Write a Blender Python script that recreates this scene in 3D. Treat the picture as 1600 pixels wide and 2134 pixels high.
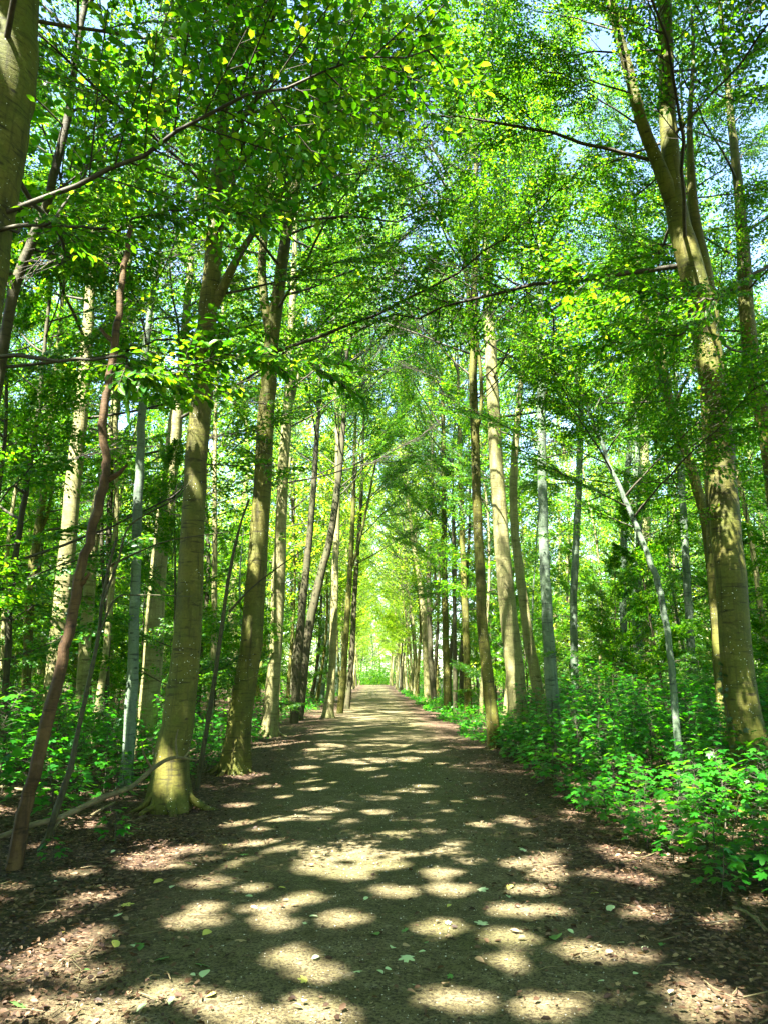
import bpy, math, random
import numpy as np
from mathutils import Vector, Matrix, Euler

for o in list(bpy.data.objects):
    bpy.data.objects.remove(o, do_unlink=True)
S = bpy.context.scene
COL = S.collection
R = math.radians

# ------------------------------------------------------------------ camera
F = 1600.0                       # focal length in photo pixels (photo 1600 x 2134)
PITCH, YAW = R(12.0), R(0.64)
CAMZ = 1.6
cam = bpy.data.cameras.new('camera')
cam.sensor_fit = 'VERTICAL'
cam.sensor_height = 36.0
cam.lens = 36.0 * F / 2134.0
cam.clip_start = 0.05
cam.clip_end = 2000
camo = bpy.data.objects.new('camera', cam)
COL.objects.link(camo)
camo.location = (0, 0, CAMZ)
camo.rotation_euler = (R(90) + PITCH, 0, -YAW)
S.camera = camo

# ------------------------------------------------------------------ light
SUN_EL = R(57)
SUN_DIR = Vector((-0.50, -0.80, 0)).normalized() * math.cos(SUN_EL) + Vector((0, 0, math.sin(SUN_EL)))
W = bpy.data.worlds.new('World')
S.world = W
W.use_nodes = True
wn = W.node_tree
for n in list(wn.nodes):
    wn.nodes.remove(n)
sky = wn.nodes.new('ShaderNodeTexSky')
sky.sky_type = 'NISHITA'
sky.sun_disc = False
sky.sun_elevation = SUN_EL
sky.sun_rotation = math.atan2(SUN_DIR.x, SUN_DIR.y)
sky.air_density = 1.0
sky.dust_density = 0.6
bg = wn.nodes.new('ShaderNodeBackground')
bg.inputs['Strength'].default_value = 0.06
wo = wn.nodes.new('ShaderNodeOutputWorld')
wn.links.new(sky.outputs[0], bg.inputs[0])
wn.links.new(bg.outputs[0], wo.inputs[0])
sl = bpy.data.lights.new('sun', 'SUN')
sl.energy = 5.0
sl.angle = R(0.53)
sl.color = (1.0, 0.96, 0.90)
so = bpy.data.objects.new('sun', sl)
COL.objects.link(so)
so.rotation_euler = (-SUN_DIR).to_track_quat('-Z', 'Y').to_euler()
S.view_settings.view_transform = 'Standard'
S.view_settings.look = 'None'
S.view_settings.exposure = 3.85
S.view_settings.gamma = 1.0
S.view_settings.use_curve_mapping = False
S.render.engine = 'CYCLES'
S.cycles.max_bounces = 5
S.cycles.diffuse_bounces = 3
S.cycles.glossy_bounces = 2
S.cycles.transmission_bounces = 3
S.cycles.transparent_max_bounces = 4
S.cycles.caustics_reflective = False
S.cycles.caustics_refractive = False
S.cycles.use_denoising = True

# ------------------------------------------------------------------ picking points of the place
_rot = Euler((R(90) + PITCH, 0, -YAW)).to_matrix()
FWD = _rot @ Vector((0, 0, -1))
def ray(px, py):
    return (_rot @ Vector(((px - 800) / F, (1067 - py) / F, -1))).normalized()
def gpt(px, py, z=0.0):
    d = ray(px, py)
    t = (z - CAMZ) / d.z
    return Vector((d.x * t, d.y * t, z))
def at(px, py, Y):
    d = ray(px, py)
    t = Y / d.y
    return Vector((d.x * t, Y, CAMZ + d.z * t))
def depth(P):
    return (Vector(P) - Vector((0, 0, CAMZ))).dot(FWD)

# ------------------------------------------------------------------ object helpers
def tag(o, label=None, cat=None, group=None, kind=None):
    if label: o['label'] = label
    if cat: o['category'] = cat
    if group: o['group'] = group
    if kind: o['kind'] = kind
    return o
def obj(name, me, parent=None, loc=(0, 0, 0), rot=(0, 0, 0), scale=1.0):
    o = bpy.data.objects.new(name, me)
    COL.objects.link(o)
    o.location = loc
    o.rotation_euler = rot
    o.scale = (scale,) * 3 if not hasattr(scale, '__len__') else scale
    if parent is not None:
        o.parent = parent
    return o
def empty(name, loc=(0, 0, 0), rz=0.0, scale=1.0):
    o = obj(name, None, None, loc, (0, 0, rz), scale)
    o.empty_display_size = 0.2
    return o
def mesh_np(name, V, tris=None, quads=None, mats=(), smooth=False):
    V = np.asarray(V, np.float32).reshape(-1, 3)
    idx, st, tot = [], [], []
    off = 0
    for fs, k in ((tris, 3), (quads, 4)):
        if fs is None or len(fs) == 0: continue
        fs = np.asarray(fs, np.int32).reshape(-1, k)
        idx.append(fs.ravel()); n = len(fs)
        st.append(np.arange(n, dtype=np.int32) * k + off); tot.append(np.full(n, k, np.int32))
        off += n * k
    idx = np.concatenate(idx); st = np.concatenate(st); tot = np.concatenate(tot)
    me = bpy.data.meshes.new(name)
    me.vertices.add(len(V)); me.vertices.foreach_set('co', V.ravel())
    me.loops.add(len(idx)); me.loops.foreach_set('vertex_index', idx)
    me.polygons.add(len(st)); me.polygons.foreach_set('loop_start', st); me.polygons.foreach_set('loop_total', tot)
    if smooth: me.polygons.foreach_set('use_smooth', np.ones(len(st), bool))
    for m in mats: me.materials.append(m)
    me.update(calc_edges=True)
    return me
class Geo:
    def __init__(s): s.V = []; s.T = []; s.Q = []; s.n = 0
    def add(s, V, tris=None, quads=None):
        V = np.asarray(V, float).reshape(-1, 3)
        if tris is not None and len(tris): s.T.append(np.asarray(tris, int).reshape(-1, 3) + s.n)
        if quads is not None and len(quads): s.Q.append(np.asarray(quads, int).reshape(-1, 4) + s.n)
        s.V.append(V); s.n += len(V)
    def arrays(s):
        return (np.concatenate(s.V) if s.V else np.zeros((0, 3)),
                np.concatenate(s.T) if s.T else np.zeros((0, 3), int),
                np.concatenate(s.Q) if s.Q else np.zeros((0, 4), int))
    def mesh(s, name, mats, smooth=False):
        V, T, Q = s.arrays()
        return mesh_np(name, V, T, Q, mats, smooth)

def catmull(P, n):
    P = np.asarray(P, float)
    if len(P) == 2:
        t = np.linspace(0, 1, n)[:, None]
        return P[0] * (1 - t) + P[1] * t
    E = np.vstack([2 * P[0] - P[1], P, 2 * P[-1] - P[-2]])
    u = np.linspace(0, len(P) - 1 - 1e-9, n)
    i = u.astype(int); t = (u - i)[:, None]
    a, b, c, d = E[i], E[i + 1], E[i + 2], E[i + 3]
    return 0.5 * (2 * b + (c - a) * t + (2 * a - 5 * b + 4 * c - d) * t ** 2 + (3 * b - 3 * c + d - a) * t ** 3)
def tube(g, P, r, sides=6, rng=None, lump=0.0, flare=None, cap=True):
    """sweep a ring along P (n,3) with radii r (n,); lump = relative unevenness"""
    P = np.asarray(P, float); n = len(P)
    r = np.broadcast_to(np.asarray(r, float), (n,))
    T = np.gradient(P, axis=0); T /= np.linalg.norm(T, axis=1)[:, None] + 1e-9
    ref = np.array([1.0, 0, 0]) if abs(T[0][0]) < 0.8 else np.array([0, 1.0, 0])
    U = ref[None] - T * (T @ ref)[:, None]; U /= np.linalg.norm(U, axis=1)[:, None] + 1e-9
    B = np.cross(T, U)
    a = np.arange(sides) * 2 * np.pi / sides
    RR = np.repeat(r[:, None], sides, 1)
    if lump and rng is not None:
        ph = rng.uniform(0, 6.28, 6)
        s = np.linspace(0, 1, n)[:, None] * n * 0.30
        RR = RR * (1 + lump * (np.sin(2 * a[None] + ph[0] + 0.5 * np.sin(s * 1.1 + ph[3])) * 0.6 + np.sin(3 * a[None] + s + ph[1]) * 0.35
                               + np.sin(s * 2.3 + ph[2]) * 0.35 + np.sin(5 * a[None] - s * 1.7 + ph[4]) * 0.2))
    if flare is not None:
        RR = RR * flare(np.arange(n), a)
    V = P[:, None] + RR[..., None] * (np.cos(a)[None, :, None] * U[:, None] + np.sin(a)[None, :, None] * B[:, None])
    V = V.reshape(-1, 3)
    i = np.arange(n - 1)[:, None] * sides; j = np.arange(sides)[None]; k = (j + 1) % sides
    Q = np.stack([i + j, i + k, i + sides + k, i + sides + j], -1).reshape(-1, 4)
    Tt = []
    if cap:
        V = np.vstack([V, P[-1] + T[-1] * r[-1] * 0.6])
        e = (n - 1) * sides
        Tt = [[e + q, e + (q + 1) % sides, n * sides] for q in range(sides)]
    g.add(V, Tt, Q)

# ------------------------------------------------------------------ materials
def nm(name):
    m = bpy.data.materials.new(name); m.use_nodes = True
    t = m.node_tree
    for n in list(t.nodes): t.nodes.remove(n)
    out = t.nodes.new('ShaderNodeOutputMaterial')
    return m, t, out
def N(t, ty, **kw):
    n = t.nodes.new(ty)
    for k, v in kw.items():
        if k in n.inputs: n.inputs[k].default_value = v
        else: setattr(n, k, v)
    return n
def ramp(t, fac, stops, interp='LINEAR'):
    n = t.nodes.new('ShaderNodeValToRGB')
    n.color_ramp.interpolation = interp
    e = n.color_ramp.elements
    while len(e) < len(stops): e.new(0.5)
    for i, (p, c) in enumerate(stops):
        e[i].position = p
        e[i].color = (*c, 1) if len(c) == 3 else c
    t.links.new(fac, n.inputs[0])
    return n.outputs[0]
def mixc(t, fac, a, b, mode='MIX'):
    n = t.nodes.new('ShaderNodeMix'); n.data_type = 'RGBA'; n.blend_type = mode
    for s, v in ((n.inputs['Factor'], fac), (n.inputs['A'], a), (n.inputs['B'], b)):
        if isinstance(v, (int, float)): s.default_value = v
        elif isinstance(v, tuple): s.default_value = (*v, 1)
        else: t.links.new(v, s)
    return n.outputs['Result']
def math_(t, op, a, b=0.0, clamp=False):
    n = t.nodes.new('ShaderNodeMath'); n.operation = op; n.use_clamp = clamp
    for s, v in ((n.inputs[0], a), (n.inputs[1], b)):
        if isinstance(v, (int, float)): s.default_value = v
        else: t.links.new(v, s)
    return n.outputs[0]
def coords(t, kind='Object', scale=(1, 1, 1)):
    c = t.nodes.new('ShaderNodeTexCoord'); mp = t.nodes.new('ShaderNodeMapping')
    mp.inputs['Scale'].default_value = scale
    t.links.new(c.outputs[kind], mp.inputs[0])
    return mp.outputs[0]
def noise(t, vec, scale, detail=4, rough=0.55, dist=0.0):
    n = t.nodes.new('ShaderNodeTexNoise')
    n.inputs['Scale'].default_value = scale; n.inputs['Detail'].default_value = detail
    n.inputs['Roughness'].default_value = rough; n.inputs['Distortion'].default_value = dist
    t.links.new(vec, n.inputs['Vector'])
    return n.outputs['Fac']

def leaf_mat(name, stops, trans, gloss=0.35, rough=0.42, tmix=0.5):
    m, t, out = nm(name)
    gi = t.nodes.new('ShaderNodeNewGeometry'); oi = t.nodes.new('ShaderNodeObjectInfo')
    f = math_(t, 'FRACT', math_(t, 'ADD', gi.outputs['Random Per Island'], math_(t, 'MULTIPLY', oi.outputs['Random'], 7.31)))
    c = ramp(t, f, stops)
    tc = ramp(t, f, [(p, tuple(x * y for x, y in zip((1, 1, 1), q))) for p, q in trans])
    p = N(t, 'ShaderNodeBsdfPrincipled'); p.inputs['Roughness'].default_value = rough
    p.inputs['Specular IOR Level'].default_value = gloss
    t.links.new(c, p.inputs['Base Color'])
    tr = t.nodes.new('ShaderNodeBsdfTranslucent'); t.links.new(tc, tr.inputs['Color'])
    mx = t.nodes.new('ShaderNodeMixShader'); mx.inputs[0].default_value = tmix
    t.links.new(p.outputs[0], mx.inputs[1]); t.links.new(tr.outputs[0], mx.inputs[2])
    t.links.new(mx.outputs[0], out.inputs[0])
    return m
M_BEECH = leaf_mat('beech_leaf',
    [(0.0, (0.008, 0.055, 0.003)), (0.5, (0.018, 0.085, 0.004)), (0.85, (0.040, 0.12, 0.005)), (1.0, (0.065, 0.15, 0.006))],
    [(0.0, (0.06, 0.30, 0.003)), (0.5, (0.17, 0.50, 0.005)), (0.85, (0.30, 0.62, 0.008)), (1.0, (0.58, 0.74, 0.016))], tmix=0.40, gloss=0.25)
M_BEECHFAR = leaf_mat('sunlit_tint_beech_leaf',  # far-crown leaves: yellow sunlit glow put into the colour
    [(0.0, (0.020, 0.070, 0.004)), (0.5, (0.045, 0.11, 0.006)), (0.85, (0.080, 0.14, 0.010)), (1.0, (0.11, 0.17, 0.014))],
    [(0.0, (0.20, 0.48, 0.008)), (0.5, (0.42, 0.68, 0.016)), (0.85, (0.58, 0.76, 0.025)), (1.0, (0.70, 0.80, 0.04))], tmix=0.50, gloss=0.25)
M_MAPLE = leaf_mat('maple_leaf',
    [(0.0, (0.006, 0.070, 0.004)), (0.5, (0.014, 0.11, 0.006)), (1.0, (0.034, 0.15, 0.008))],
    [(0.0, (0.03, 0.30, 0.004)), (0.6, (0.10, 0.48, 0.006)), (1.0, (0.24, 0.62, 0.008))], gloss=0.35, rough=0.4, tmix=0.42)
M_IVY = leaf_mat('ivy_leaf', [(0.0, (0.008, 0.035, 0.008)), (1.0, (0.02, 0.06, 0.012))],
    [(0.0, (0.02, 0.08, 0.01)), (1.0, (0.04, 0.12, 0.01))], gloss=0.5, tmix=0.2)
M_LITTER = leaf_mat('dry_leaf', [(0.0, (0.022, 0.012, 0.006)), (0.5, (0.06, 0.033, 0.017)), (0.85, (0.13, 0.078, 0.042)), (1.0, (0.26, 0.18, 0.10))],
    [(0.0, (0.08, 0.04, 0.015)), (1.0, (0.25, 0.16, 0.06))], gloss=0.25, rough=0.6, tmix=0.15)
def flat_leaf(name, c, trn):
    return leaf_mat(name, [(0, c), (1, tuple(x * 1.15 for x in c))], [(0, trn), (1, trn)], rough=0.5, tmix=0.25)
M_FGREEN = flat_leaf('fallen_green_leaf', (0.08, 0.19, 0.04), (0.1, 0.3, 0.03))
M_FPALE = flat_leaf('fallen_pale_leaf', (0.46, 0.56, 0.30), (0.4, 0.5, 0.2))
M_FYEL = flat_leaf('fallen_yellow_leaf', (0.50, 0.46, 0.10), (0.5, 0.5, 0.08))
M_FBROWN = flat_leaf('fallen_tan_leaf', (0.36, 0.24, 0.13), (0.3, 0.2, 0.08))

def bark_mat(name, base, dark, algae, alg_amt=0.5, specks=0.0, fissure=0.0, rough=0.75):
    m, t, out = nm(name)
    v = coords(t, 'Object', (1, 1, 1))
    vh = coords(t, 'Object', (1.3, 1.3, 9))      # horizontal streaks of beech bark
    vv = coords(t, 'Object', (9, 9, 0.8))         # vertical runs
    n1 = noise(t, v, 2.3, 5, 0.6)
    n2 = noise(t, vh, 2.5, 6, 0.65, 0.6)
    n3 = noise(t, vv, 1.6, 4, 0.6, 0.4)
    n4 = noise(t, v, 38, 3, 0.6)
    n5 = noise(t, v, 0.9, 5, 0.65, 0.5)
    n6 = noise(t, v, 6.5, 5, 0.7, 0.8)
    c = mixc(t, ramp(t, n1, [(0.38, (0, 0, 0)), (0.60, (1, 1, 1))]), base, algae)
    c = mixc(t, alg_amt, base, c)
    c = mixc(t, ramp(t, n6, [(0.56, (0, 0, 0)), (0.72, (0.55, 0.55, 0.55))]), c, tuple(min(0.6, x * 1.9 + 0.02) for x in base))
    c = mixc(t, ramp(t, n5, [(0.50, (0, 0, 0)), (0.68, (0.75, 0.75, 0.75))]), c, dark)
    c = mixc(t, ramp(t, n2, [(0.33, (0.9, 0.9, 0.9)), (0.46, (0, 0, 0))]), c, dark)
    c = mixc(t, ramp(t, n3, [(0.52, (0, 0, 0)), (0.72, (0.75, 0.75, 0.75))]), c, dark)
    c = mixc(t, ramp(t, n4, [(0.3, (0.35, 0.35, 0.35)), (0.55, (0, 0, 0))]), c, dark)
    # eyebrow scars and short dark rings
    vs = coords(t, 'Object', (3.2, 3.2, 7.5)); vsn = t.nodes.new('ShaderNodeTexVoronoi'); vsn.inputs['Scale'].default_value = 1.0
    t.links.new(vs, vsn.inputs['Vector'])
    sc = math_(t, 'MULTIPLY', ramp(t, vsn.outputs['Distance'], [(0.06, (0.85, 0.85, 0.85)), (0.17, (0, 0, 0))]), math_(t, 'GREATER_THAN', noise(t, v, 2.7, 2), 0.53))
    c = mixc(t, sc, c, tuple(x * 0.5 for x in dark))
    if specks:
        vo = t.nodes.new('ShaderNodeTexVoronoi'); vo.inputs['Scale'].default_value = 26
        t.links.new(v, vo.inputs['Vector'])
        sp = math_(t, 'MULTIPLY', math_(t, 'LESS_THAN', vo.outputs['Distance'], 0.11), math_(t, 'GREATER_THAN', noise(t, v, 3.1, 2), 0.54))
        c = mixc(t, math_(t, 'MULTIPLY', sp, specks), c, (0.75, 0.76, 0.66))
    hgt = math_(t, 'ADD', math_(t, 'MULTIPLY', n2, 0.6), math_(t, 'MULTIPLY', n4, 0.25))
    if fissure:
        hgt = math_(t, 'ADD', hgt, math_(t, 'MULTIPLY', n3, fissure))
    b = t.nodes.new('ShaderNodeBump'); b.inputs['Strength'].default_value = 0.55; b.inputs['Distance'].default_value = 0.02
    t.links.new(hgt, b.inputs['Height'])
    p = N(t, 'ShaderNodeBsdfPrincipled'); p.inputs['Roughness'].default_value = rough
    p.inputs['Specular IOR Level'].default_value = 0.25
    t.links.new(c, p.inputs['Base Color']); t.links.new(b.outputs[0], p.inputs['Normal'])
    t.links.new(p.outputs[0], out.inputs[0])
    return m
M_BARK = bark_mat('olive_beech_bark', (0.105, 0.095, 0.014), (0.020, 0.017, 0.005), (0.070, 0.088, 0.010), 0.7, 1.0)
M_PALE = bark_mat('pale_beech_bark', (0.26, 0.235, 0.10), (0.065, 0.055, 0.022), (0.17, 0.18, 0.05), 0.6, 0.4)
M_BLUE = bark_mat('blue_grey_beech_bark', (0.14, 0.18, 0.125), (0.03, 0.04, 0.03), (0.10, 0.155, 0.07), 0.6)
M_DARKB = bark_mat('dark_bark', (0.06, 0.052, 0.022), (0.018, 0.015, 0.008), (0.045, 0.055, 0.018), 0.6)
M_DEAD = bark_mat('red_brown_dead_wood', (0.060, 0.033, 0.012), (0.012, 0.007, 0.003), (0.17, 0.105, 0.035), 0.45, 0, 1.1)
M_STICK = bark_mat('weathered_branch', (0.15, 0.12, 0.06), (0.035, 0.028, 0.015), (0.10, 0.10, 0.035), 0.6)
M_TWIG = bark_mat('twig_bark', (0.055, 0.048, 0.03), (0.02, 0.017, 0.012), (0.05, 0.05, 0.025), 0.5)

def soil_mat(name, path=False):
    m, t, out = nm(name)
    v = coords(t, 'Object')
    big = noise(t, v, 0.55, 4, 0.6); mid = noise(t, v, 4.5, 6, 0.65); fine = noise(t, v, 55, 5, 0.7)
    gr = noise(t, v, 190, 3, 0.6)
    if path:
        c = mixc(t, ramp(t, mid, [(0.3, (0, 0, 0)), (0.7, (1, 1, 1))]), (0.085, 0.069, 0.026), (0.21, 0.172, 0.090))
        c = mixc(t, ramp(t, big, [(0.45, (0, 0, 0)), (0.62, (0.7, 0.7, 0.7))]), c, (0.085, 0.085, 0.024))
        c = mixc(t, ramp(t, fine, [(0.40, (0.95, 0.95, 0.95)), (0.53, (0, 0, 0))]), c, (0.03, 0.023, 0.011))
        c = mixc(t, ramp(t, gr, [(0.62, (0, 0, 0)), (0.74, (0.6, 0.6, 0.6))]), c, (0.42, 0.38, 0.30))
        cl_ = noise(t, v, 17, 4, 0.7, 1.2)
        c = mixc(t, ramp(t, cl_, [(0.36, (0.85, 0.85, 0.85)), (0.47, (0, 0, 0))]), c, (0.038, 0.030, 0.014))
        c = mixc(t, ramp(t, cl_, [(0.60, (0, 0, 0)), (0.72, (0.7, 0.7, 0.7))]), c, (0.27, 0.23, 0.155))
        # trampled litter towards the edges
        sx = t.nodes.new('ShaderNodeSeparateXYZ'); t.links.new(v, sx.inputs[0])
        ed = math_(t, 'ADD', math_(t, 'ABSOLUTE', sx.outputs[0]), math_(t, 'MULTIPLY', math_(t, 'SUBTRACT', mid, 0.5), 1.6))
        e = ramp(t, math_(t, 'MULTIPLY', ed, 0.4), [(0.46, (0, 0, 0)), (0.80, (1, 1, 1))])
    vo = t.nodes.new('ShaderNodeTexVoronoi'); vo.inputs['Scale'].default_value = 26; vo.inputs['Randomness'].default_value = 1
    wv = t.nodes.new('ShaderNodeVectorMath'); wv.operation = 'ADD'
    wn_ = t.nodes.new('ShaderNodeTexNoise'); wn_.inputs['Scale'].default_value = 14; t.links.new(v, wn_.inputs['Vector'])
    ws = t.nodes.new('ShaderNodeVectorMath'); ws.operation = 'SCALE'; ws.inputs['Scale'].default_value = 0.07
    t.links.new(wn_.outputs['Color'], ws.inputs[0]); t.links.new(v, wv.inputs[0]); t.links.new(ws.outputs[0], wv.inputs[1])
    t.links.new(wv.outputs[0], vo.inputs['Vector'])
    sep = t.nodes.new('ShaderNodeSeparateColor'); t.links.new(vo.outputs['Color'], sep.inputs[0])
    lc = ramp(t, sep.outputs[0], [(0.0, (0.035, 0.02, 0.012)), (0.45, (0.085, 0.048, 0.028)), (0.8, (0.17, 0.105, 0.06)), (1.0, (0.27, 0.19, 0.12))])
    lc = mixc(t, ramp(t, vo.outputs['Distance'], [(0.25, (0, 0, 0)), (0.75, (0.8, 0.8, 0.8))]), lc, (0.02, 0.014, 0.008))
    lc = mixc(t, ramp(t, fine, [(0.35, (0.6, 0.6, 0.6)), (0.55, (0, 0, 0))]), lc, (0.03, 0.02, 0.012))
    c = mixc(t, e, c, lc) if path else mixc(t, ramp(t, big, [(0.48, (0, 0, 0)), (0.7, (0.35, 0.35, 0.35))]), lc, (0.05, 0.075, 0.02))
    hgt = math_(t, 'ADD', math_(t, 'MULTIPLY', mid, 0.9), math_(t, 'MULTIPLY', fine, 0.75))
    hgt = math_(t, 'ADD', hgt, math_(t, 'MULTIPLY', gr, 0.15))
    b = t.nodes.new('ShaderNodeBump'); b.inputs['Strength'].default_value = 0.9; b.inputs['Distance'].default_value = 0.03
    t.links.new(hgt, b.inputs['Height'])
    p = N(t, 'ShaderNodeBsdfPrincipled'); p.inputs['Roughness'].default_value = 0.9
    p.inputs['Specular IOR Level'].default_value = 0.15
    t.links.new(c, p.inputs['Base Color']); t.links.new(b.outputs[0], p.inputs['Normal'])
    t.links.new(p.outputs[0], out.inputs[0])
    return m
M_GROUND = soil_mat('forest_floor')
M_PATH = soil_mat('trodden_earth', True)
def plain(name, c, rough=0.8):
    m, t, out = nm(name)
    p = N(t, 'ShaderNodeBsdfPrincipled'); p.inputs['Roughness'].default_value = rough
    gi = t.nodes.new('ShaderNodeNewGeometry')
    cc = ramp(t, gi.outputs['Random Per Island'], [(0, tuple(x * 0.55 for x in c)), (1, tuple(min(0.8, x * 1.35) for x in c))])
    t.links.new(cc, p.inputs['Base Color']); t.links.new(p.outputs[0], out.inputs[0])
    return m
M_PEB = plain('pale_grit', (0.42, 0.39, 0.32))

# ------------------------------------------------------------------ the ground
def terr(x, y):
    x = np.asarray(x, float); y = np.asarray(y, float)
    e = np.clip((np.abs(x) - 2.7) / 2.5, 0, 1); e = e * e * (3 - 2 * e)
    h = 0.10 * np.sin(x * 0.7 + 1.3) * np.sin(y * 0.53 + 0.4) + 0.07 * np.sin(x * 1.9 - y * 1.1) + 0.05 * np.sin(y * 2.3 + x * 0.6)
    far = np.clip((np.abs(x) - 6) / 30, 0, 1)
    return e * (h + 0.06) + far * 0.8 * np.sin(x * 0.11 + y * 0.05) ** 2
def terrz(x, y): return float(terr(x, y))
xs = np.concatenate([-np.geomspace(260, 12, 22)[:-1], np.linspace(-12, 12, 73), np.geomspace(12, 260, 22)[1:]])
ys = np.concatenate([np.linspace(-60, -2, 12)[:-1], np.linspace(-2, 30, 97), np.geomspace(30, 420, 34)[1:]])
X, Y = np.meshgrid(xs, ys)
Z = terr(X, Y)
ny, nx = X.shape
ii, jj = np.meshgrid(np.arange(ny - 1), np.arange(nx - 1), indexing='ij')
Qg = np.stack([ii * nx + jj, ii * nx + jj + 1, (ii + 1) * nx + jj + 1, (ii + 1) * nx + jj], -1).reshape(-1, 4)
ground = obj('ground', mesh_np('ground', np.stack([X, Y, Z], -1), None, Qg, [M_GROUND], True))
tag(ground, kind='structure')
rg = np.random.default_rng(5)
us = np.linspace(-1, 1, 19); pys = np.concatenate([np.linspace(-6, 30, 145), np.geomspace(30, 136, 60)[1:]])
PX, PY = np.meshgrid(us, pys)
wl = 2.05 + 0.18 * np.sin(PY * 0.9) + 0.10 * np.sin(PY * 2.7 + 1) + rg.uniform(-0.06, 0.06, PY.shape[0])[:, None]
wr = 2.10 + 0.16 * np.sin(PY * 0.8 + 2) + 0.10 * np.sin(PY * 2.2 + 2) + rg.uniform(-0.06, 0.06, PY.shape[0])[:, None]
PXX = np.where(PX < 0, PX * wl, PX * wr)
PZ = 0.004 + 0.014 * (1 - np.abs(PX) ** 3) * (0.7 + 0.5 * np.sin(PY * 1.7 + PXX * 2.1) * np.sin(PXX * 1.9 - PY * 0.6))
ny, nx = PXX.shape
ii, jj = np.meshgrid(np.arange(ny - 1), np.arange(nx - 1), indexing='ij')
Qp = np.stack([ii * nx + jj, ii * nx + jj + 1, (ii + 1) * nx + jj + 1, (ii + 1) * nx + jj], -1).reshape(-1, 4)
path = obj('path', mesh_np('path', np.stack([PXX, PY, PZ], -1), None, Qp, [M_PATH], True))
tag(path, kind='structure')

# ------------------------------------------------------------------ leaves and branches
def leaf_verts(pos, d, nrm, L, wr=0.62, detail=True):
    """pos, d, nrm (n,3), L (n,) -> verts (n,k,3) and face template; folded along the midrib"""
    d = d / (np.linalg.norm(d, axis=1)[:, None] + 1e-9)
    s = np.cross(nrm, d); s /= np.linalg.norm(s, axis=1)[:, None] + 1e-9
    n = np.cross(d, s)
    L = np.asarray(L)[:, None]
    f = 0.10
    if detail:
        V = np.stack([pos, pos + L * (0.32 * d + wr * 0.46 * s + f * n), pos + L * (0.74 * d + wr * 0.36 * s + f * 0.7 * n),
                      pos + L * (d - 0.08 * n), pos + L * (0.74 * d - wr * 0.36 * s + f * 0.7 * n), pos + L * (0.32 * d - wr * 0.46 * s + f * n)], 1)
        return V, np.array([[0, 3, 2, 1], [0, 5, 4, 3]])
    V = np.stack([pos, pos + L * (0.48 * d + wr * 0.5 * s + f * n), pos + L * d, pos + L * (0.48 * d - wr * 0.5 * s + f * n)], 1)
    return V, np.array([[0, 2, 1], [0, 3, 2]])
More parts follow.
